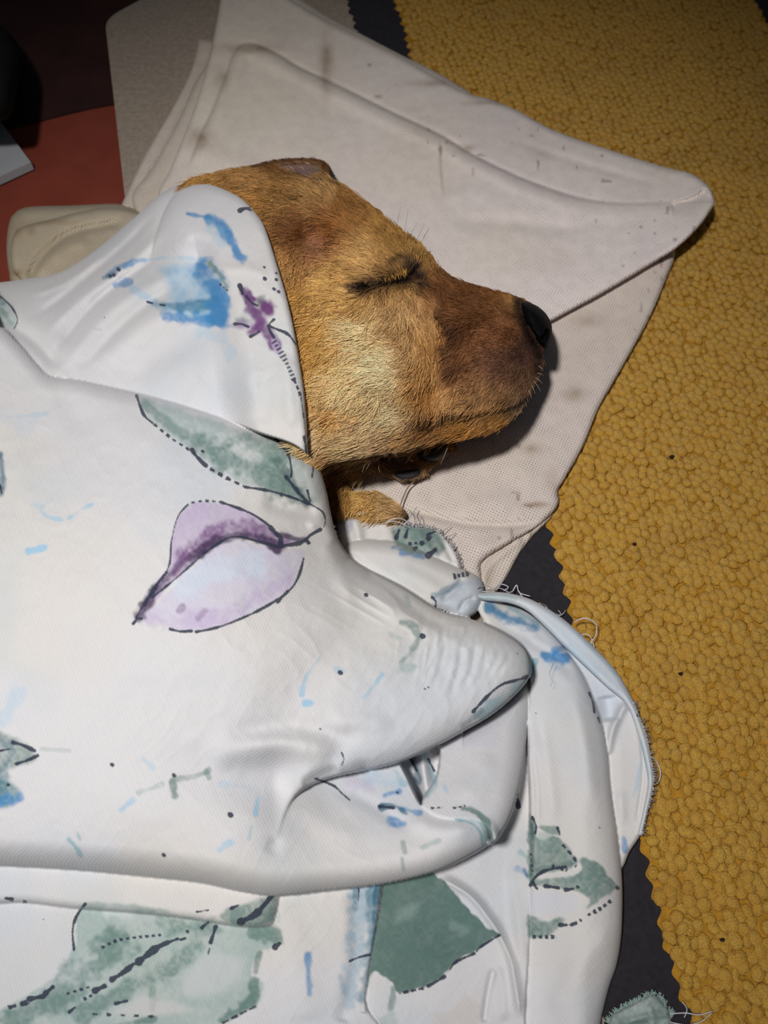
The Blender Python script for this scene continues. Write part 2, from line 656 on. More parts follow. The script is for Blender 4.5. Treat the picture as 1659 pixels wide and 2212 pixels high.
def zig(t):
    f = np.abs(((t / PITCH) % 1.0) - 0.5) * 2
    return 0.0030 * (f - 0.5) + 0.0008 * np.sin(t * 91) + 0.0006 * np.sin(t * 333)


rug = tag(empty('rug'), 'ochre yellow looped rug with black zigzag bands and taupe end', 'rug')
# backing: rounded corner at the upper left
kc = gxy(226, 40)[0]
e1 = gxy(270, 430)[0] - kc; e1 /= np.linalg.norm(e1)
e2 = gxy(315, 0)[0] - gxy(246, 38)[0]; e2 /= np.linalg.norm(e2)
rc = 0.012
poly = [kc + e1 * 0.95, kc + e1 * rc]
for t in np.linspace(0, 1, 7)[1:-1]:
    poly.append(kc + e1 * rc * (1 - t) ** 2 + e2 * rc * t ** 2)
poly += [kc + e2 * rc, kc + e2 * 0.75, kc + e2 * 0.75 + e1 * 0.95]
back = slab('felt_backing', poly, FZ, -0.0005, M_TAUPE, rug)
back['label'] = 'taupe felt end of the rug'


def strip(name, vL, vR, t0, t1, z0, z1, mat, zl=True, zr=True):
    t = np.arange(t0, t1, PITCH / 8)
    lft = a0[None] + RU[None] * t[:, None] + RV[None] * (vL + (zig(t + 0.003) if zl else 0 * t))[:, None]
    rgt = a0[None] + RU[None] * t[:, None] + RV[None] * (vR + (zig(t) if zr else 0 * t))[:, None]
    n = len(t)
    V = np.r_[np.c_[lft, np.full(n, z1)], np.c_[rgt, np.full(n, z1)], np.c_[lft, np.full(n, z0)], np.c_[rgt, np.full(n, z0)]]
    i = np.arange(n - 1)
    F = np.r_[np.c_[i, i + n, i + n + 1, i + 1], np.c_[i + 1, i + 1 + 2 * n, i + 2 * n, i], np.c_[i + n, i + 3 * n, i + 3 * n + 1, i + n + 1]]
    return mesh_np(name, V, [F[:, ::-1]], mat, rug, False)


T0, T1 = -0.06, 0.80
strip('yellow_backing', -0.007, yw + 0.007, T0, T1, -0.001, 0.0009, M_YBASE, True, True)
strip('black_band', -bw, 0.0, T0, T1, -0.001, 0.0012, M_BLACK)
strip('black_band', yw, yw + bw, T0, T1, -0.001, 0.0012, M_BLACK)

# loops
def ico(sub):
    import bmesh
    bm = bmesh.new()
    bmesh.ops.create_icosphere(bm, subdivisions=sub, radius=1.0)
    V = np.array([v.co[:] for v in bm.verts]); F = np.array([[v.index for v in f.verts] for f in bm.faces])
    bm.free()
    return V, F


IV, IF = ico(2)
LOOPS = []
for k in range(8):
    w = rng.normal(0, 1, (4, 3)); ph = rng.random(4) * 6
    nz = sum(np.sin(IV @ w[i] * 1.9 + ph[i]) for i in range(4)) / 4
    V = IV * (1 + 0.24 * nz[:, None])
    V = V * np.array([0.0031, 0.0026, 0.0017])
    V[:, 2] = np.where(V[:, 2] < 0, V[:, 2] * 0.5, V[:, 2])
    LOOPS.append(V)
su, sv = 0.00475, 0.00405
tt = np.arange(T0, T1, su); vv_ = np.arange(0.0, yw, sv)
pos = []
for j, vq in enumerate(vv_):
    for i, tq in enumerate(tt):
        t = tq + (su / 2 if j % 2 else 0) + rng.normal(0, su * 0.16)
        w = vq + 0.0022 + rng.normal(0, sv * 0.17)
        if w < zig(np.array(t)) + 0.0019 or w > yw + zig(np.array(t)) - 0.0016:
            continue
        pos.append((t, w))
pos = np.array(pos)
gp = a0[None] + RU[None] * pos[:, :1] + RV[None] * pos[:, 1:]
pu, pv = project(np.c_[gp, np.full(len(gp), 0.002)])
vis = (pu > -30) & (pu < 1720) & (pv > -40) & (pv < 2290)
COVER = catmull([(900, 150), (1010, 225), (1200, 310), (1430, 390), (1510, 440), (1430, 570), (1370, 690), (1270, 880), (1190, 1060),
                 (1180, 1180), (1240, 1420), (1340, 1570), (1380, 1700), (1320, 1900), (1290, 2290), (600, 2290), (500, 900)], True)
cov = sdf(pu, pv, COVER)[0] > 25
gp = gp[vis & ~cov]; pu = pu[vis & ~cov]; pv = pv[vis & ~cov]
depth = (np.c_[gp, np.zeros(len(gp))] - CAM) @ FWD
inframe = (pu > 5) & (pu < 1650) & (pv > 5) & (pv < 2205)
order = np.argsort(np.where(inframe, depth, 9))
ang0 = math.atan2(RU[1], RU[0])
lm = []
for V in LOOPS:
    me = bpy.data.meshes.new('loop')
    me.from_pydata(V.tolist(), [], IF.tolist())
    me.polygons.foreach_set('use_smooth', np.ones(len(IF), bool))
    me.materials.append(M_YARN)
    lm.append(me)
VV = []; FF = []; off = 0
IV1, IF1 = ico(2)
for r, i in enumerate(order):
    a = ang0 + rng.normal(0, 0.6); s = rng.uniform(0.86, 1.18); k = int(rng.integers(8)); z = rng.normal(0.0012, 0.0003)
    if r < 300:
        o = bpy.data.objects.new('loop', lm[k])
        o.location = (gp[i, 0], gp[i, 1], z); o.rotation_euler = (rng.normal(0, .2), rng.normal(0, .2), a); o.scale = (s, s, s)
        COL.objects.link(o); o.parent = rug
    else:
        c, sn = math.cos(a), math.sin(a)
        P = LOOPS[k] * s
        P = np.c_[P[:, 0] * c - P[:, 1] * sn + gp[i, 0], P[:, 0] * sn + P[:, 1] * c + gp[i, 1], P[:, 2] + z]
        VV.append(P); FF.append(IF + off); off += len(P)
pile = mesh_np('loop_pile', np.concatenate(VV), [np.concatenate(FF)], M_YARN, rug)
pile['kind'] = 'stuff'

# ================================================================== FOLDED COTTON CLOTH
cloth = tag(empty('folded_cloth'), 'beige coarse cotton cloth folded into a pad beneath the puppy', 'cloth')


def tint(u, v, stains, base=(186, 176, 170)):
    c = np.tile(alb(base, 1.10), (len(u), 1))
    warm = fbm(u, v, 260, 11)[:, None]
    c = c * (0.90 + 0.2 * warm)
    c[:, 2] *= 0.95 + 0.12 * fbm(u, v, 180, 15)
    st = alb([140, 112, 82])
    for (x, y, rx, ry, a) in stains:
        d = ((u - x) / rx) ** 2 + ((v - y) / ry) ** 2
        k = np.clip(.85 * a * np.exp(-d) * (0.3 + 1.4 * fbm(u, v, 22, 19)), 0, 0.85)[:, None]
        c = c * (1 - k) + st * k
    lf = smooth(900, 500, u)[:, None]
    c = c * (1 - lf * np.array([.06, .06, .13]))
    sp = smooth(0.80, 0.88, vn(u, v, 14, 21) * (0.55 + 0.5 * vn(u, v, 160, 22)))[:, None] * 0.5
    return c * (1 - sp) + st * 0.8 * sp


STAINS = [(705, 140, 14, 60, .7), (430, 300, 26, 22, .6), (540, 105, 70, 10, .6), (480, 170, 16, 20, .5), (1270, 690, 30, 14, .5), (1240, 850, 22, 16, .6),
          (1150, 970, 26, 14, .45), (1160, 1090, 30, 6, .7), (1190, 1030, 14, 22, .4), (950, 1010, 20, 14, .25), (1165, 330, 30, 34, .18), (900, 300, 60, 60, .12),
          (930, 180, 60, 8, .5), (1050, 222, 60, 6, .5), (1010, 320, 16, 8, .5), (640, 60, 60, 30, .15), (1060, 1240, 14, 22, .35), (1200, 560, 80, 40, .10)]


def wr(u, v, amp=0.0005, seed=31):
    return amp * (fbm(u, v, 110, seed) - 0.5) * 2 + amp * 0.35 * (fbm(u, v, 34, seed + 4) - 0.5) * 2


def cloth_part(outline, h, step=5, name='fold', stains=STAINS, base=(186, 176, 170), rot=0.45, skirt=0.004):
    R = Relief([dict(out=outline, h=h)], step)
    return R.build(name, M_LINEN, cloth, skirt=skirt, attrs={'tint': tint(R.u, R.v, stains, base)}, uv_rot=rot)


# outermost strip along the left
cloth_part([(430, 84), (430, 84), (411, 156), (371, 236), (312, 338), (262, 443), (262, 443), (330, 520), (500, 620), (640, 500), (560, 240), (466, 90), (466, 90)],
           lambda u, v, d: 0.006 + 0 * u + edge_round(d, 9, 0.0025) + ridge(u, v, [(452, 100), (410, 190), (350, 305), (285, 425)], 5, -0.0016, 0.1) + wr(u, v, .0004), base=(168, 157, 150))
# lower body of the pad
def hP1(u, v, d):
    z = 0.010 + edge_round(d, 14, 0.004) + wr(u, v, 0.0007)
    z = z + ridge(u, v, [(840, 1090), (930, 1112), (1010, 1130), (1120, 1133), (1200, 1112)], 9, -0.0022, .2)
    z = z + ridge(u, v, [(980, 1110), (1060, 1085), (1130, 1090)], 26, 0.0020, .3)
    z = z + ridge(u, v, [(1000, 1175), (1060, 1180), (1130, 1150)], 18, 0.0018, .3)
    z = z + ridge(u, v, [(862, 1110), (872, 1075), (895, 1040)], 6, 0.0008, .2)
    z = z + ridge(u, v, [(1190, 830), (1130, 870), (1080, 960)], 40, 0.0014, .3) + ridge(u, v, [(1210, 900), (1170, 925), (1090, 990)], 12, -0.0008, .3)
    return z
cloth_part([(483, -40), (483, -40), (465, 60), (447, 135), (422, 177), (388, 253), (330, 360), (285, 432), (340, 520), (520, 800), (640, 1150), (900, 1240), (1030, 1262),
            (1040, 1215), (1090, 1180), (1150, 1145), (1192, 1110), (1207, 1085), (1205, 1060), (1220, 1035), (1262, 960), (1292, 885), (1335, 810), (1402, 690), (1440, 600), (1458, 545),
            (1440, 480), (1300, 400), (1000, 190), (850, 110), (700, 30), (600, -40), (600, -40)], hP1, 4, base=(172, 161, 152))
# turned-under corner below
cloth_part([(1195, 1105), (1150, 1160), (1120, 1200), (1088, 1258), (1060, 1285), (1000, 1280), (985, 1210), (1060, 1150)],
           lambda u, v, d: 0.005 + 0 * u + edge_round(d, 9, 0.003) + ridge(u, v, [(1045, 1275), (1055, 1225), (1130, 1160)], 9, 0.002, .1), 4, base=(172, 161, 150))


# upper folded layers
CREASE = [(401, 376), (430, 297), (458, 238), (487, 163), (503, 118), (522, 98), (552, 97), (600, 118), (650, 148), (740, 190), (840, 240), (950, 292), (1012, 330), (1075, 362), (1150, 395), (1250, 428), (1340, 440), (1445, 438)]


def hP2(u, v, d):
    z = 0.015 + edge_round(d, 12, 0.004) + wr(u, v, 0.0008, 41)
    z = z + 0.0035 * smooth(1150, 1500, u)                                   # the corner lifts
    z = z + smooth(1400, 1545, u) * 0.009
    ds, s, sg = line(u, v, CREASE, 400)
    sd = ds * sg
    k = smooth(0, 0.05, s) * (1 - 0.75 * smooth(0.75, 1.0, s))
    z = z + k * (0.0042 * smooth(-3, 5, sd) * np.where(sd > 300, 1, 1) - 0.0010 * np.exp(-(sd / 7) ** 2) + 0.0016 * np.exp(-((sd - 20) / 15) ** 2))
    # vertical crease below the notch, and shallow dents
    z = z + stepl(u, v, [(958, 430), (952, 360), (950, 292)], 4, -0.0016, 60, .25)
    z = z + ridge(u, v, [(955, 440), (1010, 475), (1120, 482), (1230, 492), (1310, 480)], 16, -0.0016, .3)
    z = z + ridge(u, v, [(985, 330), (1040, 420), (1150, 440), (1300, 450)], 30, 0.0010, .3)
    z = z + ridge(u, v, [(1100, 300), (1200, 335), (1330, 375), (1450, 405)], 9, -0.0008, .2)
    z = z + ridge(u, v, [(700, 130), (706, 165), (705, 200)], 6, -0.0008, .2)
    z = z + stepl(u, v, [(1445, 440), (1495, 425), (1525, 405)], 3, -0.0030, 22, .1)
    z = z + bump(u, v, 620, 260, 90, .0012) + bump(u, v, 800, 310, 60, -.0008) + ridge(u, v, [(720, 190), (700, 260), (620, 330)], 30, -.0008, .3)
    return z
cloth_part([(483, -45), (483, -45), (466, 60), (452, 125), (438, 175), (410, 260), (370, 360), (340, 450), (400, 650), (700, 860), (1000, 800), (1190, 694), (1300, 634), (1400, 575), (1462, 536),
            (1510, 490), (1541, 446), (1543, 432), (1530, 402), (1490, 374), (1440, 362), (1330, 328), (1200, 283), (1120, 240), (1060, 215), (1010, 202), (930, 160), (850, 115), (720, 52), (640, 6), (560, -45), (560, -45)],
           hP2, 3, rot=0.5, skirt=0.006)
# cloth end at the far left
S2 = [(40, 500, 14, 30, .5), (68, 500, 10, 10, .7), (36, 590, 14, 8, .8), (120, 480, 50, 6, .4), (160, 540, 80, 30, .15)]
cloth_part([(20, 590), (14, 540), (18, 490), (30, 462), (62, 447), (150, 444), (215, 441), (258, 441), (300, 452), (360, 480), (300, 640), (80, 640), (28, 612)],
           lambda u, v, d: 0.010 + 0 * u + edge_round(d, 16, 0.008) + wr(u, v, .0006), 4, stains=S2, base=(142, 132, 119), skirt=.02)
cloth_part([(26, 580), (22, 540), (30, 505), (52, 488), (110, 474), (170, 458), (240, 448), (310, 462), (360, 500), (300, 640), (90, 640), (40, 600)],
           lambda u, v, d: 0.017 + 0 * u + edge_round(d, 12, 0.006) + wr(u, v, .0006)
           + ridge(u, v, [(60, 612), (85, 560), (150, 505), (270, 478)], 9, -.003, .1) + ridge(u, v, [(70, 600), (130, 545), (200, 515)], 14, .002, .2), 4, stains=S2, base=(148, 137, 123), skirt=.02)

# ================================================================== PUPPY
HEAD = [(330, 620), (350, 470), (405, 396), (480, 374), (550, 357), (600, 346), (650, 342), (692, 345), (713, 360), (716, 382), (728, 398), (770, 424), (820, 462), (865, 498), (908, 532),
        (934, 562), (954, 586), (990, 606), (1040, 621), (1090, 632), (1135, 648), (1165, 668), (1182, 695), (1183, 730), (1175, 757), (1176, 785), (1168, 812), (1154, 838), (1143, 862),
        (1122, 892), (1088, 922), (1050, 938), (990, 950), (930, 962), (880, 976), (820, 986), (760, 996), (705, 1012), (660, 1050), (560, 1040), (430, 900)]
LEG1 = [(560, 1000), (700, 1005), (760, 985), (830, 975), (890, 955), (940, 945), (975, 950), (985, 968), (965, 985), (945, 1000), (918, 1020), (895, 1036), (862, 1038), (838, 1026), (800, 1022), (782, 1036), (750, 1040),
        (756, 1062), (730, 1075), (640, 1090), (560, 1060)]
LEG2 = [(600, 1020), (700, 1045), (730, 1052), (765, 1062), (810, 1064), (846, 1078), (874, 1102), (876, 1118), (850, 1127), (810, 1124), (760, 1114), (700, 1112), (600, 1100)]
G = 6.0
gx = np.arange(300, 1230, G); gy = np.arange(320, 1100, G)
GU, GV = np.meshgrid(gx, gy)
hd, _, _ = sdf(GU.ravel(), GV.ravel(), catmull(HEAD, True))
ins = (hd > 0).reshape(GU.shape)
phi = np.zeros(GU.shape)
for it in range(2600):
    p = phi.copy()
    p[1:-1, 1:-1] = 0.25 * (phi[2:, 1:-1] + phi[:-2, 1:-1] + phi[1:-1, 2:] + phi[1:-1, :-2]) + 1.0
    phi = np.where(ins, p, 0)
phi /= phi.max()


def bil(A, u, v):
    x = np.clip((u - gx[0]) / G, 0, len(gx) - 1.001); y = np.clip((v - gy[0]) / G, 0, len(gy) - 1.001)
    i = x.astype(int); j = y.astype(int); fx = x - i; fy = y - j
    return (A[j, i] * (1 - fx) + A[j, i + 1] * fx) * (1 - fy) + (A[j + 1, i] * (1 - fx) + A[j + 1, i + 1] * fx) * fy


def head_axis(u):
    return 0.0495 - 0.0085 * smooth(850, 1180, u)


def head_half(u, v, d):
    return 0.033 * np.sqrt(np.clip(bil(phi, u, v), 0, 1)) * np.clip(d / 3.0, 0, 1) ** 0.5


EARP = catmull([(604, 360), (630, 355), (660, 353), (688, 357), (700, 367), (694, 380), (676, 388), (655, 384), (630, 372)], True)


def hHEAD(u, v, d, cap=True):
    z = head_axis(u) + head_half(u, v, d)
    k = smooth(0, 40, d)
    f = bump(u, v, 905, 548, 42, .0050) + bump(u, v, 845, 585, 45, .0022)
    f = f + ridge(u, v, [(785, 620), (820, 616), (855, 610), (885, 600), (905, 590)], 9, -.0024, .12)
    f = f + ridge(u, v, [(812, 590), (845, 580), (875, 572), (895, 575)], 16, .0016, .2)
    f = f + bump(u, v, 800, 800, 110, .0040) + bump(u, v, 1075, 760, 75, .0050)
    f = f + ridge(u, v, [(985, 640), (955, 690), (940, 760), (935, 830), (905, 885)], 26, -.0034, .2)
    f = f + ridge(u, v, [(1160, 842), (1122, 868), (1090, 885), (1040, 894), (980, 894), (915, 902)], 8, -.0020, .06)
    f = f - .0026 * smooth(-4, 22, stepside(u, v)) * smooth(880, 960, u)
    f = f + ridge(u, v, [(675, 888), (740, 882), (810, 896)], 12, -.0016, .25)
    # ear: hollow inside the folded flap and the crease at its base
    de, _, _ = sdf(u, v, EARP, 30)
    f = f - .0040 * smooth(-3, 9, de)
    f = f + stepl(u, v, [(612, 366), (640, 380), (668, 392), (700, 404), (740, 416)], 3, .0030, 40, .15)
    f = f + ridge(u, v, [(560, 358), (610, 350), (650, 347), (695, 350), (709, 368)], 6, .0030, .1)
    f = f + ridge(u, v, [(625, 433), (650, 434), (668, 433)], 7, -.0012, .2)
    f = f + bump(u, v, 665, 510, 22, -.0016) + bump(u, v, 690, 520, 30, .0008)
    f = f + 0.0010 * (fbm(u, v, 60, 51) - .5)
    return cap_hood(u, v, z + f * k) if cap else z + f * k


AE = [(-80, 618), (0, 610), (60, 602), (130, 588), (200, 545), (290, 470), (340, 425), (372, 405), (400, 397), (430, 397), (465, 402), (520, 428), (560, 470), (578, 505), (600, 575), (622, 650), (640, 735), (655, 830), (662, 900), (667, 985)]
HOODP = catmull(AE + [(690, 1040), (700, 1130), (-80, 1130)], True)
HIDE = catmull([(300, 300), (372, 415), (430, 425), (500, 450), (545, 500), (572, 560), (592, 650), (612, 740), (626, 830), (634, 910), (640, 985), (690, 1090), (300, 1150)], True)
zHood = rbf([(405, 412, .050), (520, 440, .058), (600, 620, .072), (650, 850, .071), (660, 980, .058), (480, 560, .073), (500, 750, .076), (300, 510, .046), (200, 575, .041), (60, 630, .037), (0, 650, .036), (350, 640, .067), (250, 690, .060), (100, 720, .053), (300, 830, .060), (500, 900, .066), (0, 720, .049)])


def cap_hood(u, v, z):
    d, _, _ = sdf(u, v, HIDE, 20)
    return np.where(d > 0, np.minimum(z, z * (1 - smooth(0, 30, d)) + np.minimum(z, zHood(u, v) - .006) * smooth(0, 30, d)), z)


def stepside(u, v):
    d, s, sg = line(u, v, [(1175, 838), (1122, 868), (1090, 885), (1040, 894), (980, 894), (900, 905)], 90)
    return np.where(d < 200, -d * sg, -99)


def limb(poly_axis, R, zc):
    def h(u, v, d):
        x = np.clip(d / R, 0, 1)
        return zc + 0.0065 * np.sqrt(np.clip(1 - (1 - x) ** 2, 0, 1)) + 0.0008 * (fbm(u, v, 30, 61) - .5)
    return h


def hL1(u, v, d):
    z = limb(None, 30, 0.0155)(u, v, d) + 0.003 * smooth(760, 640, u)
    z = z + ridge(u, v, [(800, 985), (850, 1000), (905, 992), (975, 965)], 9, -.002, .1)
    return z


PUP = Relief([dict(out=LEG1, h=hL1, wall=3), dict(out=LEG2, h=limb(None, 30, 0.0165), wall=4), dict(out=HEAD, h=hHEAD, wall=4)], 3.0)
u, v = PUP.u, PUP.v
CP = [((450, 395), (150, 108, 58)), ((560, 385), (140, 100, 58)), ((620, 430), (128, 90, 48)), ((700, 430), (150, 112, 68)), ((560, 440), (145, 100, 50)), ((620, 560), (172, 126, 74)),
      ((760, 470), (124, 82, 40)), ((850, 515), (134, 94, 46)), ((690, 525), (150, 100, 72)), ((660, 512), (85, 48, 22)), ((720, 500), (120, 72, 34)), ((720, 600), (182, 136, 78)), ((640, 650), (166, 120, 62)), ((700, 750), (176, 128, 66)),
      ((800, 720), (210, 172, 126)), ((850, 800), (218, 186, 142)), ((760, 850), (210, 172, 126)), ((680, 830), (182, 138, 82)), ((690, 930), (186, 154, 114)), ((800, 940), (190, 154, 112)),
      ((870, 890), (194, 168, 128)), ((860, 680), (186, 142, 94)), ((915, 690), (168, 122, 76)), ((940, 740), (150, 102, 54)), ((930, 790), (172, 124, 72)), ((905, 535), (160, 118, 64)), ((960, 650), (84, 48, 22)), ((1030, 640), (86, 50, 23)), ((1080, 655), (104, 64, 31)),
      ((1115, 655), (140, 100, 55)), ((1080, 720), (128, 80, 50)), ((1000, 720), (92, 54, 32)), ((985, 790), (98, 60, 38)), ((1080, 790), (116, 78, 60)), ((1140, 770), (84, 56, 46)), ((1150, 815), (110, 78, 56)),
      ((1060, 850), (148, 106, 68)), ((960, 850), (178, 130, 82)), ((925, 840), (158, 106, 52)), ((1000, 880), (158, 116, 74)), ((1000, 920), (146, 98, 46)), ((925, 910), (104, 66, 34)), ((1080, 912), (144, 98, 50)),
      ((1125, 880), (120, 92, 66)), ((900, 950), (164, 122, 76)), ((760, 975), (176, 144, 102)), ((850, 585), (140, 100, 54)), ((800, 560), (176, 132, 80)), ((760, 650), (184, 138, 80)), ((740, 885), (180, 130, 72)),
      ((1105, 685), (96, 58, 32)), ((1050, 680), (88, 52, 28)), ((600, 352), (96, 62, 30)),
      ((730, 1010), (150, 110, 66)), ((860, 1000), (120, 90, 68)), ((800, 1090), (178, 134, 76)), ((850, 1100), (172, 134, 90)), ((720, 1080), (132, 92, 46))]


def furcol(u, v):
    c = shepard(u, v, [p for p, _ in CP], [c for _, c in CP], 42)
    de = sdf(u, v, EARP, 30)[0]
    ke = smooth(-4, 5, de)[:, None]
    c = c * (1 - ke) + np.array([126, 98, 87.0]) * ke  # ear hollow: pink skin tone darkened to carry the shade inside the flap
    dr, _, _ = line(u, v, [(560, 357), (610, 350), (650, 346), (695, 350), (710, 366), (712, 378)], 40)
    kr = (.8 * np.exp(-(dr / (9 + 6 * smooth(670, 710, u))) ** 2))[:, None] * (1 - ke)
    c = c * (1 - kr) + np.array([66, 40, 22.0]) * kr
    c = c * np.array([.965, 1.0, 1.03])
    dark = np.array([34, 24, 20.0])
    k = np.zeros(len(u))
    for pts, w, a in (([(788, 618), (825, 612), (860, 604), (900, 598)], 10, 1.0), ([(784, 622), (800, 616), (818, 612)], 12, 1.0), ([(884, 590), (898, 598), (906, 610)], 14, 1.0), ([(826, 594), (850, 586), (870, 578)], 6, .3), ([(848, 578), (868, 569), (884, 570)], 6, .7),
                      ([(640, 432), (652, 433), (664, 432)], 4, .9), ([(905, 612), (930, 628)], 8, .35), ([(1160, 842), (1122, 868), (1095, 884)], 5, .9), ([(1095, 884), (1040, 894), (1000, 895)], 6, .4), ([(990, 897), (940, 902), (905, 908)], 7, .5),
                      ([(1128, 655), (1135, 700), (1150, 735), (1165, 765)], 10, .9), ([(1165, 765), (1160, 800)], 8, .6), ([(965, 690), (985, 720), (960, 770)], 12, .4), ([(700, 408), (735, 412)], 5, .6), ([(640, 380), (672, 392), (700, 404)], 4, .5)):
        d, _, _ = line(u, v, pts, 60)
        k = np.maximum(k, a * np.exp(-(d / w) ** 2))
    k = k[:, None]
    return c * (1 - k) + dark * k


fc = furcol(u, v)
skin = alb(fc, 0.62)
under = np.where(PUP.top == 2, np.maximum(head_axis(u) - 0.92 * head_half(u, v, np.clip(PUP.D[2], 0, None)), 0.0185), PUP.z - 0.0015)
under = np.where(PUP.top < 2, np.minimum(PUP.z - 0.0005, 0.0115 + 0 * u), under)
body = PUP.build('puppy', M_SKIN, None, attrs={'skin': skin}, under=np.minimum(under, PUP.z - 0.0001))
tag(body, 'tan puppy asleep on its side, eyes shut, wrapped in floral sheet', 'dog')

# ---- fur -----------------------------------------------------------
DP = [((480, 385), (-1, .05)), ((600, 400), (-1, -.3)), ((700, 430), (-1, -.65)), ((640, 440), (-1, -.15)), ((560, 440), (-1, -.05)), ((620, 560), (-.5, .85)), ((600, 500), (-.8, .45)), ((680, 520), (-.7, .5)), ((770, 450), (-.85, -.6)),
      ((830, 490), (-.6, -.75)), ((900, 540), (.12, -1)), ((930, 580), (.1, -1)), ((850, 545), (-.5, -.8)), ((790, 570), (-.9, -.1)), ((760, 650), (-.9, .35)), ((850, 650), (-.15, 1)), ((900, 650), (.35, 1)), ((800, 650), (-.55, .9)), ((800, 720), (-1, .3)),
      ((720, 650), (-.8, .5)), ((680, 780), (-.75, .6)), ((850, 800), (-1, .35)), ((760, 850), (-1, .3)), ((690, 930), (-1, .35)), ((800, 940), (-1, .25)), ((870, 890), (-1, .55)), ((915, 720), (.2, 1)), ((930, 800), (-.2, 1)), ((915, 850), (-.5, .9)),
      ((960, 650), (-.7, -.4)), ((1030, 650), (-1, -.15)), ((1090, 670), (-1, 0)), ((1000, 720), (-.6, .7)), ((1050, 720), (-.9, .4)), ((980, 780), (-.6, .8)), ((1080, 790), (-.8, .5)), ((1140, 800), (-.5, .8)), ((1060, 850), (-.5, .8)),
      ((980, 860), (-.8, .5)), ((1000, 920), (-.9, .35)), ((1080, 910), (-.8, .5)), ((900, 945), (-1, .28)), ((760, 975), (-1, .3)), ((800, 1090), (-.9, .25)), ((720, 1070), (-.5, .8)), ((860, 1005), (.9, .2))]
LP = [((480, 385), 6.5), ((600, 360), 3.0), ((690, 365), 2.2), ((640, 440), 6.5), ((700, 430), 6.5), ((620, 560), 8), ((690, 522), 3.2), ((770, 450), 6), ((830, 490), 5.5), ((900, 540), 5.5), ((850, 590), 3.5), ((800, 720), 8), ((850, 640), 5.5), ((680, 780), 8.5), ((850, 820), 8),
      ((760, 850), 8.5), ((690, 930), 8), ((870, 890), 7), ((930, 780), 6.5), ((960, 660), 5), ((1000, 730), 5.5), ((1040, 650), 3.2), ((1100, 670), 2.6), ((1080, 780), 2.4), ((1140, 790), 1.7), ((1060, 860), 3.2), ((960, 860), 5.5), ((1000, 920), 4.2), ((1090, 910), 3.5),
      ((1130, 880), 2.6), ((900, 945), 5.5), ((800, 960), 6.5), ((800, 1090), 5.5), ((730, 1010), 5), ((860, 1005), 2.5)]


def make_curves(name, P, radius, color, mat, parent):
    """P: (n, k, 3)"""
    n, k, _ = P.shape
    hc = bpy.data.hair_curves.new(name)
    hc.add_curves([k] * n)
    hc.attributes['position'].data.foreach_set('vector', P.astype(np.float32).ravel())
    ra = hc.attributes.get('radius') or hc.attributes.new('radius', 'FLOAT', 'POINT')
    ra.data.foreach_set('value', radius.astype(np.float32).ravel())
    ca = hc.attributes.new('hair_color', 'FLOAT_COLOR', 'POINT')
    ca.data.foreach_set('color', np.concatenate([color, np.ones((n, k, 1))], 2).astype(np.float32).ravel())
    hc.materials.append(mat)
    o = bpy.data.objects.new(name, hc)
    COL.objects.link(o)
    o.parent = parent
    return o


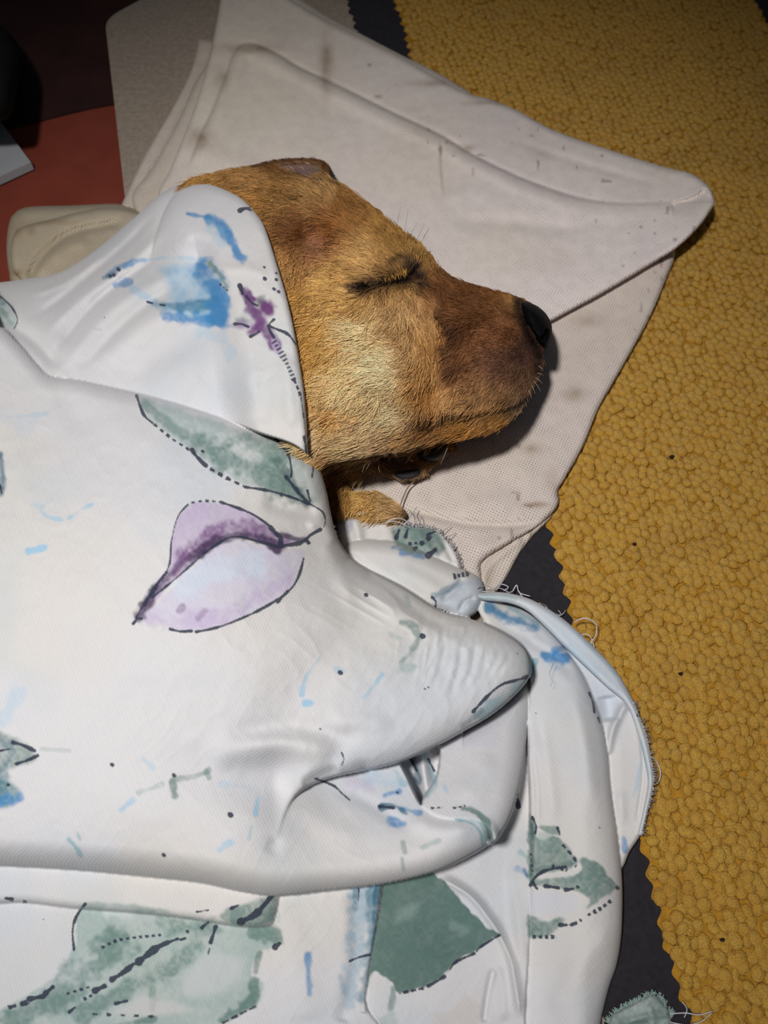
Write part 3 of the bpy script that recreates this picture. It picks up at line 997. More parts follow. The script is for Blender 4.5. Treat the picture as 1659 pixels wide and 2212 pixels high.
def fur_on(R, count, sel, RP=None, down=False):
    q = R.quads
    RP = R.P if RP is None else RP
    uu = R.u[q].mean(1); vv = R.v[q].mean(1)
    A = RP[q[:, 0]]; B = RP[q[:, 1]]; C = RP[q[:, 2]]; Dd = RP[q[:, 3]]
    nrm = np.cross(C - A, Dd - B); ar = np.linalg.norm(nrm, axis=1); nrm /= ar[:, None] + 1e-15
    nrm[(nrm[:, 2] > 0) if down else (nrm[:, 2] < 0)] *= -1
    # visible area only: weight by pixel area, a little more on the slopes
    w = np.where(sel(uu, vv, R.top[q].min(1), R.top[q].max(1)), np.minimum(ar, np.median(ar) * 3), 0)
    pick = rng.choice(len(q), count, p=w / w.sum())
    a = rng.random(count)[:, None]; b = rng.random(count)[:, None]
    root = (A[pick] * (1 - a) + Dd[pick] * a) * (1 - b) + (B[pick] * (1 - a) + C[pick] * a) * b
    ru = (R.u[q[pick, 0]] * (1 - a[:, 0]) + R.u[q[pick, 3]] * a[:, 0]); rv = (R.v[q[pick, 0]] * (1 - b[:, 0]) + R.v[q[pick, 1]] * b[:, 0])
    n = nrm[pick]
    d2 = shepard(ru, rv, [p for p, _ in DP], [np.array(d) / np.hypot(*d) for _, d in DP], 30)
    # clumps: neighbouring hairs share a deviation
    cl = (fbm(ru, rv, 16, 71) - .5) * 1.7 + (fbm(ru, rv, 55, 75) - .5) * 0.9
    ang = np.arctan2(d2[:, 1], d2[:, 0]) + cl + rng.normal(0, 0.16, count)
    dx, dy = np.cos(ang), np.sin(ang)
    e = 1.0
    t3 = ray(ru + dx * e, rv + dy * e, root[:, 2]) - ray(ru, rv, root[:, 2])
    t3 -= n * (t3 * n).sum(1)[:, None]
    t3 /= np.linalg.norm(t3, axis=1)[:, None] + 1e-12
    ln = shepard(ru, rv, [p for p, _ in LP], [l for _, l in LP], 40)[:, 0] * 1e-3 * 1.22 * np.exp(rng.normal(0, 0.22, count))
    k = 5
    s = np.linspace(0, 1, k)[None, :, None]
    lift = (0.34 + 0.30 * fbm(ru, rv, 20, 79) + rng.normal(0, 0.05, count))[:, None, None]
    curl = rng.normal(0, .12, count)[:, None, None]
    bt = np.cross(n, t3)
    P = root[:, None] + ln[:, None, None] * (t3[:, None] * s * (0.93) + n[:, None] * (lift * (s - 0.72 * s * s)) + bt[:, None] * curl * s * s)
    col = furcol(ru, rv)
    var = np.exp(rng.normal(0, 0.27, count) + (fbm(ru, rv, 12, 83) - .5) * 0.9)
    lum = np.clip(col.mean(1) / 200, 0, 1)
    var = var ** (1 - .55 * lum ** 2)
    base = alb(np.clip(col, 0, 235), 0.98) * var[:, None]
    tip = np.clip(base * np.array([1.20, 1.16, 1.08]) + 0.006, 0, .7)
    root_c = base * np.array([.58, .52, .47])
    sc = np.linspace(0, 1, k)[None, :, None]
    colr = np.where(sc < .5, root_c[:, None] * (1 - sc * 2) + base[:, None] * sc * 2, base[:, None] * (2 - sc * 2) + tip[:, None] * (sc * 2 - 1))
    rad = 0.000120 * np.exp(rng.normal(0, .2, count))[:, None] * np.array([1, 1, .9, .65, .15])[None]
    rad *= np.clip(ln / 0.006, .6, 1.1)[:, None]
    return P, rad, np.clip(colr, 0.002, .9)


def sel_fur(uu, vv, tmin, tmax):
    ok = (uu > 380) & (tmin == tmax)
    hidden = (sdf(uu, vv, HOODP)[0] > 5) | (sdf(uu, vv, catmull([(400, 890), (480, 908), (560, 938), (630, 962), (668, 989), (690, 1016), (705, 1064), (715, 1115), (560, 1130)], True))[0] > 0)
    nose = sdf(uu, vv, catmull([(1136, 658), (1155, 664), (1178, 688), (1180, 735), (1172, 745), (1150, 728), (1138, 700)], True))[0] > 0
    pinkear = sdf(uu, vv, EARP, 20)[0] > 1
    return ok & ~hidden & ~nose & ~(pinkear & (rng.random(len(uu)) < .93))


FP, FR, FC_ = fur_on(PUP, 105000, sel_fur)
def sel_under(uu, vv, tmin, tmax):          # the cheek's far side, down to where it meets the cloth
    d = sdf(uu, vv, catmull(HEAD, True))[0]
    return sel_fur(uu, vv, tmin, tmax) & (tmin == 2) & (d < 60)
F2_ = fur_on(PUP, 22000, sel_under, ray(PUP.u, PUP.v, np.minimum(under, PUP.z - 0.0001)), True)
FP, FR, FC_ = [np.concatenate(x) for x in zip((FP, FR, FC_), F2_)]
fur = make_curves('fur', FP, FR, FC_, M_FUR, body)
fur['kind'] = 'stuff'


# ---- nose ----------------------------------------------------------
NOSE = [(1128, 652), (1150, 656), (1170, 668), (1184, 684), (1192, 704), (1191, 732), (1183, 752), (1174, 750), (1160, 738), (1146, 722), (1134, 702), (1127, 676)]


def hN(u, v, d):
    x = np.clip(d / 24, 0, 1)
    z = 0.0480 + 0.0135 * np.sqrt(np.clip(1 - (1 - x) ** 2, 0, 1)) + 0.002 * np.clip((1150 - u) / 30, -1, 1)
    z = z + ridge(u, v, [(1137, 700), (1146, 716), (1158, 732)], 5, -.0050, .15) + ridge(u, v, [(1172, 738), (1178, 722), (1183, 710)], 4, -.0040, .15)
    z = z + ridge(u, v, [(1182, 742), (1187, 728), (1189, 714)], 4, .0022, .15) + ridge(u, v, [(1146, 702), (1156, 718), (1166, 730)], 6, .0012, .2)
    return z
RN = Relief([dict(out=NOSE, h=hN)], 1.5)
nose = RN.build('nose', M_NOSE, body, under=np.maximum(0.082 - RN.z, 0.026))
nose['label'] = 'black leathery nose'


# ---- toe pads, whiskers, lashes -----------------------------------------------
def pad(out, z0, amp, R_):
    R = Relief([dict(out=out, h=lambda u, v, d: z0 + amp * np.sqrt(np.clip(1 - (1 - np.clip(d / R_, 0, 1)) ** 2, 0, 1)))], 2)
    o = R.build('toe_pad', M_PAD, body, under=np.full(len(R.u), z0 - 0.004))
    o['label'] = 'shiny black toe pad'
pad([(851, 1026), (860, 1014), (880, 1007), (905, 1004), (917, 1010), (910, 1024), (895, 1034), (868, 1037)], 0.019, .0035, 15)
pad([(896, 982), (905, 968), (930, 955), (962, 952), (972, 962), (962, 984), (940, 997), (912, 996)], 0.020, .0050, 20)

LASH_BASE = [(812, 600), (830, 595), (848, 589), (862, 583), (877, 575)]
lb = catmull(LASH_BASE, False, 8)
nl = 90
t = np.sort(rng.random(nl)) * (len(lb) - 1.01)
i = t.astype(int); f = t - i
bx = lb[i, 0] * (1 - f) + lb[i + 1, 0] * f; by = lb[i, 1] * (1 - f) + lb[i + 1, 1] * f
zb = hHEAD(bx, by, np.full(nl, 90.0)) + 0.0006
k = 4
P = np.zeros((nl, k, 3))
ln = (8 + 7 * (bx - 810) / 66) * rng.uniform(.7, 1.25, nl)
jx = rng.normal(0, 2.6, nl) + 3.5
for j, s in enumerate(np.linspace(0, 1, k)):
    P[:, j] = ray(bx + jx * s, by + ln * s * 1.25, zb + 0.0016 * math.sin(s * 2.2))
lash_c = np.where(rng.random((nl, 1)) < .25 + .6 * ((bx - 815) / 60)[:, None], alb([172, 128, 66], .9), alb([66, 48, 34]))
lash = make_curves('eyelashes', P, np.full((nl, k), 1) * np.array([.00011, .00010, .00008, .00002]), np.repeat(lash_c[:, None], k, 1), M_FUR, body)
lash['kind'] = 'stuff'; lash['label'] = 'pale blond eyelashes along the shut lid'

M_WHISK = make_simple('pale_whisker', tuple(alb([215, 200, 185])), 0.6, 0.3, 0.1, 100)
M_WHISKD = make_simple('dark_whisker', tuple(alb([62, 52, 48])), 0.6, 0.3, 0.1, 100)
for (x0, y0, x1, y1, zz) in [(1163, 790, 1174, 802, .052), (1160, 806, 1175, 812, .05), (1156, 815, 1172, 830, .05), (1152, 822, 1168, 846, .05), (1146, 828, 1156, 852, .05), (1140, 838, 1148, 862, .05),
                             (1134, 848, 1141, 870, .048), (1128, 856, 1138, 880, .048), (1118, 880, 1130, 893, .047), (1104, 892, 1114, 908, .047), (970, 958, 952, 1002, .045), (800, 968, 782, 1020, .05), (822, 965, 790, 1015, .05), (700, 882, 660, 960, .085)]:
    tube('whisker', [(x0, y0, zz), ((x0 + x1) / 2 + 1, (y0 + y1) / 2 - 1, zz + .001), (x1, y1, zz - .001)], .00010, M_WHISK, body, .3, 4, 4)
for (x0, y0, x1, y1) in [(854, 500, 866, 444), (872, 510, 882, 450), (884, 515, 901, 480), (898, 522, 918, 482), (908, 528, 929, 488), (915, 512, 926, 496)]:
    tube('brow_whisker', [(x0, y0, .062), ((x0 + x1) / 2, (y0 + y1) / 2, .064), (x1, y1, .064)], .00008, M_WHISKD, body, .4, 4, 4)

# ================================================================== FLORAL SHEET
sheet = tag(empty('floral_sheet'), 'crumpled white cotton sheet printed with flowers and leaves, tucked around the puppy', 'sheet')
GREEN = (100, 130, 123); GREEND = (74, 102, 97); GREENL = (164, 182, 178); BLUE = (66, 136, 192); BLUEL = (160, 198, 222); TEAL = (58, 104, 126); TEALL = (140, 180, 190)
PURP = (112, 70, 122); PURPD = (72, 54, 86); PURPL = (190, 172, 204); INKC = (44, 48, 66); OLIVE = (120, 145, 130)


def S(pts, w, col, a=.85, grain=.35, soft=.55, dash=None):
    return ('s', pts, w, col, a, grain, soft, dash)


def Pg(pts, col, a=.85, soft=8, grain=.35):
    return ('p', pts, soft, col, a, grain)


def I(pts, w, dash=None, duty=.6):
    return ('i', pts, w, dash, duty)


def dot(x, y, r=4):
    return ('i', [(x - .8, y - .5), (x + .8, y + .7)], 1.7 * r, None, 1)


def do_print(u, v, items, base=(217, 215, 217), tintk=1.0):
    n = len(u)
    b0 = alb(base)
    m1 = fbm(u, v, 330, 101)[:, None]; m2 = fbm(u, v, 210, 107)[:, None]
    c = b0[None] * (1 - tintk * .05 * smooth(.45, .75, m1) * np.array([0.1, .5, 1.6])) * (1 - tintk * .05 * smooth(.5, .75, m2) * np.array([1.5, .7, .1]))
    ink = np.full(n, 40.0)
    g1 = fbm(u, v, 15, 113, 2); g2 = fbm(u, v, 46, 117, 2); g3 = vn(u, v, 6.5, 121)
    for it in items:
        if it[0] == 'i':
            _, pts, w, dash, duty = it
            d, s, _ = line(u, v, pts, 30)
            P = np.array([p[:2] for p in pts], float)
            ln = np.hypot(*np.diff(P, axis=0).T).sum()
            ww = w * (0.55 + 0.8 * vn(s * ln, np.full(n, 3.3), 14, 125)) if ln > 12 else w
            e = d - ww / 2
            if dash:
                t = s * ln
                e = np.maximum(e, (np.abs((t % dash) - dash / 2) - duty * dash / 2))
            ink = np.minimum(ink, e)
        else:
            if it[0] == 's':
                _, pts, w, col, a, grain, soft, dash = it
                d, s, _ = line(u, v, pts, w * 2 + 20)
                d = d + (g1 - .5) * w * 0.9 + (g2 - .5) * w * .9
                k = smooth(w, w * (1 - soft) * .7, d)
            else:
                _, pts, soft, col, a, grain = it
                d, _, _ = sdf(u, v, catmull(pts, True, 6), 30)
                d = d + (g1 - .5) * 9
                k = smooth(-soft * .35, soft, d)
            k = k * a * np.clip(1 - grain * (1.4 * g2 + 1.0 * g3 - .75), 0, 1.0)
            k = np.clip(k, 0, .97)[:, None]
            c = c * (1 - k) + alb(col)[None] * k
    return c, ink


PA = [S([(405, 462), (430, 466), (455, 472)], 7, BLUE, .85), S([(450, 472), (478, 486), (500, 522), (518, 556)], 17, BLUE, .95, .12), S([(455, 485), (478, 520)], 18, BLUEL, .35),
      S([(232, 596), (262, 574), (312, 562)], 10, BLUE, .8), S([(224, 600), (248, 590)], 9, TEAL, .8), S([(312, 562), (380, 556), (440, 562)], 8, BLUEL, .6), S([(248, 616), (282, 607)], 9, BLUE, .7),
      Pg([(340, 575), (400, 562), (450, 575), (486, 612), (496, 655), (488, 690), (440, 696), (385, 690), (345, 670), (360, 640), (350, 605)], (140, 186, 218), .85, 24, .3), S([(430, 585), (462, 608), (478, 645), (470, 684)], 30, BLUE, .95, .2), S([(395, 600), (410, 625)], 26, (200, 214, 226), .7, .2),
      S([(452, 570), (474, 594), (490, 622)], 7, OLIVE, .8), S([(335, 655), (395, 664), (455, 655)], 17, (60, 120, 150), .8, .25), S([(360, 680), (420, 692), (470, 695)], 17, BLUE, .85, .25), S([(290, 625), (330, 650), (365, 668)], 10, BLUEL, .6), S([(430, 720), (480, 735), (490, 760)], 24, BLUEL, .4), S([(455, 655), (480, 668)], 14, BLUE, .8),
      S([(520, 618), (535, 650), (548, 672)], 10, GREEN, .6), S([(524, 628), (542, 664), (560, 692)], 17, PURP, .95, .15), S([(572, 662), (580, 670)], 26, (104, 48, 112), .98, .05), S([(518, 700), (548, 704), (566, 690)], 17, (150, 120, 165), .9, .2), S([(556, 686), (576, 712), (594, 745)], 17, PURP, .9, .2), S([(542, 716), (562, 704)], 15, PURP, .9, .2),
      S([(515, 690), (540, 694)], 12, GREEN, .4), S([(560, 655), (570, 640)], 8, OLIVE, .5), S([(592, 735), (600, 760)], 8, PURPL, .8), S([(605, 640), (608, 620)], 8, PURPL, .4),
      I([(518, 617), (524, 634)], 9), I([(532, 640), (545, 655), (556, 660)], 5), I([(507, 700), (522, 700), (536, 706)], 6), I([(541, 727), (552, 722), (560, 716)], 6), I([(592, 690), (580, 705), (592, 730)], 5), I([(580, 704), (600, 712), (622, 722), (640, 745), (648, 760)], 6),
      I([(590, 735), (607, 762), (622, 790), (634, 818)], 12, 9, .5), I([(634, 818), (643, 838), (650, 858)], 6, 14, .7), I([(650, 858), (656, 900), (661, 945)], 3), I([(658, 945), (664, 985)], 7), I([(518, 455), (530, 450), (542, 452)], 9), dot(572, 602, 5), dot(597, 590, 3), dot(597, 604, 4), dot(592, 624, 4), dot(602, 630, 4), dot(571, 577, 3),
      I([(318, 652), (329, 655)], 5), I([(346, 658), (356, 660)], 5), I([(473, 612), (494, 630)], 5, 9, .6), dot(256, 582, 5), dot(238, 596, 4), dot(246, 594, 4),
      Pg([(-40, 625), (10, 640), (34, 670), (38, 700), (20, 712), (-40, 700)], GREENL, .8, 10), S([(0, 670), (28, 700)], 10, GREEN, .7), I([(0, 640), (24, 662), (38, 690), (30, 710)], 4), S([(-5, 640), (5, 655)], 10, TEAL, .6),
      S([(205, 710), (218, 712)], 6, TEALL, .5), dot(226, 686, 1.5)]
PB = [Pg([(295, 852), (340, 865), (420, 892), (500, 918), (565, 940), (625, 962), (655, 990), (664, 1040), (668, 1085), (600, 1065), (530, 1050), (470, 1010), (430, 985), (400, 965), (350, 930), (312, 895)], GREENL, .75, 8, .5),
      S([(430, 960), (480, 985), (540, 1010), (600, 1040), (640, 1060)], 34, GREEN, .85, .4), S([(500, 950), (560, 960), (610, 985)], 26, GREEN, .7, .5), S([(310, 870), (350, 905), (400, 940)], 13, GREEN, .55), S([(600, 1000), (640, 1050), (664, 1085)], 12, GREEND, .6), Pg([(650, 985), (690, 1010), (702, 1060), (690, 1090), (668, 1080)], GREENL, .5, 10),
      I([(295, 854), (310, 895), (330, 914)], 6), I([(330, 914), (372, 948), (400, 966), (432, 990)], 6, 17, .55), I([(415, 972), (428, 990), (445, 1006)], 8), dot(438, 975, 4), I([(450, 1010), (485, 1030), (525, 1050)], 8, 20, .6), I([(530, 1052), (590, 1062), (640, 1078), (665, 1088)], 6),
      I([(596, 948), (622, 980), (630, 1020), (628, 1030)], 6), I([(618, 1030), (650, 1070), (668, 1086)], 7), I([(640, 1055), (664, 1086)], 6), I([(678, 1005), (674, 1030)], 5), I([(668, 1088), (696, 1105), (703, 1125), (700, 1138)], 4), I([(664, 1060), (670, 1082)], 5), dot(608, 1070, 3),
      # the violet flower bud
      Pg([(290, 1342), (330, 1268), (362, 1222), (370, 1165), (385, 1115), (405, 1090), (440, 1082), (480, 1086), (540, 1106), (580, 1135), (608, 1162), (640, 1162), (664, 1158), (600, 1186), (560, 1172), (500, 1160), (460, 1182), (420, 1222), (380, 1252), (330, 1305)], PURPL, .85, 5, .3),
      Pg([(290, 1345), (340, 1342), (380, 1362), (430, 1363), (500, 1345), (560, 1316), (622, 1276), (650, 1228), (657, 1187), (600, 1190), (560, 1176), (500, 1164), (460, 1184), (420, 1224), (340, 1302)], (206, 200, 220), .85, 5, .3),
      S([(330, 1335), (380, 1345), (460, 1335), (560, 1295), (620, 1255)], 26, PURPL, .6, .6), S([(400, 1265), (470, 1230), (540, 1210)], 40, (205, 218, 232), .6, .2), S([(385, 1320), (395, 1310)], 8, PURP, .5), S([(430, 1335), (442, 1320)], 8, PURP, .4),
      S([(395, 1200), (440, 1165), (500, 1140), (560, 1150), (610, 1168)], 26, PURP, .75, .6), S([(300, 1330), (340, 1270), (385, 1225), (430, 1195), (470, 1170), (520, 1158), (570, 1166), (600, 1178)], 15, PURPD, .9, .25), S([(380, 1240), (400, 1200)], 16, PURP, .7, .5), S([(590, 1150), (640, 1165), (660, 1165)], 9, PURPD, .85, .1),
      I([(294, 1335), (330, 1272), (364, 1225), (371, 1165), (385, 1115), (406, 1090)], 4), I([(410, 1087), (440, 1082), (474, 1084)], 5, 15, .55), I([(478, 1085), (540, 1108), (582, 1136), (600, 1158)], 6), I([(585, 1140), (606, 1162), (606, 1175)], 9), I([(604, 1180), (650, 1172), (672, 1155), (692, 1144)], 9), I([(440, 1195), (500, 1160), (560, 1170), (602, 1182)], 6), I([(330, 1290), (385, 1245), (430, 1205)], 5), I([(312, 1306), (340, 1262), (360, 1236)], 8),
      I([(368, 1359), (390, 1364), (414, 1363)], 6), I([(424, 1365), (480, 1352), (560, 1318), (622, 1278), (645, 1245), (656, 1206)], 6), I([(288, 1347), (296, 1338), (306, 1336)], 6), dot(666, 1172, 5), I([(600, 1300), (622, 1277)], 7),
      S([(90, 1105), (105, 1118), (130, 1122)], 6, BLUEL, .7), S([(150, 1118), (170, 1106)], 6, BLUEL, .8), S([(180, 1098), (200, 1088)], 7, BLUEL, .9), S([(62, 1190), (98, 1182)], 9, BLUEL, .95, .1), S([(70, 1090), (95, 1095)], 8, BLUEL, .4), S([(20, 900), (100, 895)], 7, BLUEL, .4), S([(0, 985), (4, 1035), (0, 1065)], 11, TEAL, .85), S([(0, 900), (60, 920)], 30, BLUEL, .2), I([(0, 1050), (4, 1066)], 5),
      dot(791, 1285, 5), dot(735, 1453, 6), S([(730, 1448), (738, 1452)], 12, BLUEL, .6), S([(868, 1345), (892, 1352), (902, 1380), (886, 1412), (868, 1428)], 11, GREEN, .7, .4), S([(868, 1440), (896, 1440)], 17, GREENL, .8), S([(845, 1372), (860, 1378)], 9, GREENL, .6), dot(913, 1374, 7), dot(925, 1485, 2), dot(918, 1488, 2),
      S([(785, 1508), (805, 1485), (826, 1458)], 7, BLUEL, .85), S([(652, 1500), (662, 1462), (690, 1422)], 6, BLUEL, .8), S([(660, 1520), (670, 1520)], 9, BLUEL, .95), dot(692, 1575, 2.5), dot(1118, 1412, 1.5), S([(880, 1290), (886, 1310)], 7, GREENL, .6),
      S([(1140, 1468), (1100, 1505), (1040, 1545)], 20, TEALL, .65, .2), I([(1022, 1537), (1060, 1497), (1086, 1478), (1110, 1471), (1140, 1462)], 7), S([(1143, 1415), (1146, 1450)], 8, TEALL, .6), S([(1040, 1535), (1000, 1570)], 8, TEAL, .5),
      S([(0, 1560), (40, 1500)], 22, BLUEL, .35), Pg([(-40, 1585), (40, 1592), (78, 1640), (30, 1660), (-40, 1680)], GREEN, .8, 10, .4), S([(-10, 1600), (25, 1620), (10, 1660), (0, 1720)], 18, TEAL, .6, .4), I([(28, 1604), (50, 1610), (75, 1622)], 8), I([(36, 1650), (60, 1642), (82, 1632)], 7), I([(0, 1622), (20, 1618)], 5), Pg([(-40, 1670), (30, 1690), (48, 1720), (20, 1745), (-40, 1745)], (84, 130, 140), .85, 12), S([(0, 1730), (40, 1725)], 18, BLUE, .85), dot(18, 1695, 4), S([(90, 1618), (150, 1622)], 6, GREENL, .5),
      dot(242, 1652, 5), dot(498, 1760, 7), dot(354, 1847, 5), dot(376, 1675, 5), S([(372, 1690), (378, 1718)], 9, GREEN, .8), S([(385, 1682), (420, 1676), (452, 1664)], 8, GREEN, .55, .6), S([(300, 1712), (350, 1695)], 8, GREENL, .7, .6), S([(445, 1668), (452, 1680)], 8, GREEN, .6), S([(556, 1725), (552, 1758)], 8, BLUEL, .9), S([(262, 1748), (288, 1726)], 8, BLUEL, .7), S([(150, 1815), (162, 1828), (176, 1848)], 9, TEALL, .9), S([(168, 1800), (172, 1812)], 6, TEALL, .6), S([(475, 1835), (500, 1820)], 10, BLUEL, .7), S([(543, 1785), (538, 1812)], 6, TEALL, .5), S([(480, 1695), (540, 1700)], 10, BLUEL, .35), S([(310, 1640), (330, 1660)], 7, BLUEL, .4),
      I([(682, 1682), (720, 1697), (740, 1715), (755, 1728)], 5), I([(738, 1626), (743, 1640), (738, 1652)], 3.5),
      S([(832, 1717), (860, 1710)], 9, BLUE, .85), S([(865, 1745), (905, 1756)], 10, BLUE, .85), S([(845, 1772), (870, 1778)], 14, BLUE, .85), S([(826, 1744), (855, 1742), (878, 1758)], 9, TEAL, .95), I([(820, 1742), (850, 1745)], 7), dot(858, 1712, 3), S([(870, 1820), (874, 1840)], 7, GREEN, .5), S([(868, 1855), (872, 1880)], 6, GREEN, .5), S([(915, 1830), (945, 1815)], 8, GREENL, .7), S([(800, 1680), (850, 1690)], 24, BLUEL, .35), S([(760, 1690), (800, 1700)], 20, PURPL, .3), S([(855, 1665), (870, 1690)], 10, TEALL, .5),
      I([(928, 1746), (956, 1744)], 5, 13, .65), I([(976, 1746), (1004, 1741)], 5, 12, .65), S([(1000, 1746), (1034, 1758), (1056, 1786), (1060, 1815)], 9, GREEN, .9, .15), S([(985, 1768), (1020, 1780), (1038, 1800), (1042, 1825)], 5, TEALL, .9, .1), S([(1004, 1758), (1036, 1778), (1048, 1800), (1048, 1820)], 4, TEALL, .8)]
PD = [S([(895, 1640), (905, 1690)], 10, TEAL, .8), S([(918, 1630), (940, 1690), (920, 1720)], 9, TEALL, .7), I([(888, 1640), (900, 1665)], 6), I([(925, 1640), (938, 1665)], 5), S([(960, 1700), (965, 1710)], 7, BLUEL, .5), I([(928, 1746), (956, 1744)], 5, 13, .65), I([(976, 1746), (1004, 1741)], 5, 12, .65), S([(1000, 1746), (1034, 1758), (1056, 1786), (1060, 1815)], 9, GREEN, .9, .15), S([(1000, 1600), (1060, 1590)], 40, (205, 202, 218), .5)]
PE = [I([(1113, 1712), (1120, 1742)], 11), S([(1062, 1314), (1100, 1336), (1158, 1354)], 19, (44, 122, 164), .95, .2), S([(1100, 1312), (1140, 1335), (1165, 1352)], 10, TEALL, .8), S([(1180, 1418), (1222, 1420)], 16, BLUE, .95, .15), S([(1196, 1405), (1215, 1402)], 9, BLUE, .7), S([(1155, 1430), (1148, 1455)], 8, TEALL, .8), S([(1190, 1435), (1200, 1445)], 14, BLUEL, .5),
      I([(1273, 1497), (1281, 1518), (1284, 1538)], 5), I([(1292, 1550), (1296, 1562)], 4), dot(1295, 1788, 1.8), dot(1158, 1541, 1.5), S([(1347, 1810), (1350, 1840)], 9, BLUE, .8), S([(1370, 1720), (1384, 1650)], 5, BLUEL, .5), S([(1300, 1500), (1330, 1560)], 26, (200, 210, 226), .4), S([(1385, 1560), (1405, 1650)], 10, (205, 214, 230), .6),
      S([(1125, 1840), (1135, 1850)], 12, TEALL, .8), S([(1120, 1875), (1138, 1890)], 13, BLUE, .5), S([(1132, 1880), (1140, 1895)], 6, TEAL, .8), S([(1110, 1910), (1060, 1980)], 22, (212, 216, 222), .6),
      Pg([(1140, 1762), (1152, 1765), (1158, 1800), (1170, 1810), (1200, 1806), (1226, 1828), (1247, 1856), (1240, 1872), (1200, 1884), (1165, 1890), (1142, 1905)], GREEN, .92, 5, .3), Pg([(1162, 1785), (1202, 1784), (1206, 1804), (1180, 1800)], GREEN, .75, 5), S([(1150, 1770), (1150, 1840), (1148, 1890)], 8, GREEND, .8), Pg([(1160, 1796), (1190, 1800), (1185, 1822), (1160, 1820)], GREENL, .6, 8),
      Pg([(1255, 1852), (1294, 1864), (1312, 1890), (1334, 1910), (1328, 1924), (1300, 1944), (1266, 1966), (1268, 1940), (1230, 1920), (1180, 1918), (1148, 1912), (1160, 1898), (1210, 1894), (1250, 1885)], GREEN, .9, 5, .35), Pg([(1140, 1978), (1180, 1990), (1200, 1982), (1222, 1988), (1200, 2012), (1185, 2024), (1140, 2026)], GREEN, .9, 6, .35), Pg([(1146, 1925), (1230, 1930), (1256, 1950), (1230, 1975), (1146, 1970)], (212, 212, 220), .9, 10), S([(1160, 1880), (1230, 1865)], 12, GREEND, .5),
      I([(1146, 1912), (1156, 1895), (1180, 1880), (1222, 1872)], 7), I([(1190, 1872), (1222, 1878)], 10, 10, .6), I([(1212, 1822), (1236, 1848), (1246, 1866), (1243, 1872)], 6, 18, .6), I([(1204, 1788), (1209, 1803)], 5), I([(1150, 1905), (1160, 1920)], 7), I([(1178, 1914), (1206, 1918)], 8), I([(1222, 1922), (1238, 1920)], 8), dot(1248, 1916, 4), dot(1334, 1918, 5), I([(1322, 1944), (1298, 1962), (1272, 1976)], 9, 13, .6), dot(1254, 1988, 3.5), I([(1210, 1998), (1224, 1998)], 8), I([(1234, 1998), (1244, 1994)], 8), I([(1148, 2024), (1198, 2024)], 8, 13, .6), I([(1150, 1765), (1158, 1785), (1156, 1800)], 5), I([(1146, 1840), (1150, 1880)], 5, 12, .5),
      Pg([(780, 1880), (830, 1900), (920, 1880), (960, 1905), (1008, 1958), (1050, 2000), (1079, 2019), (1036, 2048), (987, 2077), (958, 2111), (910, 2135), (862, 2145), (848, 2125), (828, 2108), (806, 2106), (780, 2165), (760, 2100)], (90, 118, 111), .98, 4, .08), Pg([(860, 1960), (910, 1945), (900, 1975), (850, 2000)], GREENL, .5, 14, .5), S([(900, 2010), (960, 2060)], 30, GREEND, .25), S([(980, 2000), (1000, 2010)], 16, GREENL, .3),
      I([(1079, 2020), (1036, 2047), (1030, 2056)], 5), I([(1024, 2060), (985, 2078), (972, 2094)], 6), I([(960, 2110), (925, 2130)], 7), I([(918, 2134), (864, 2146)], 6, 17, .7), S([(850, 2135), (845, 2180)], 9, GREEN, .7), Pg([(790, 2215), (820, 2195), (850, 2180), (860, 2230), (790, 2250)], GREENL, .8, 10), I([(795, 2212), (812, 2206)], 8), S([(1020, 2180), (960, 2230)], 40, (208, 200, 196), .6)]
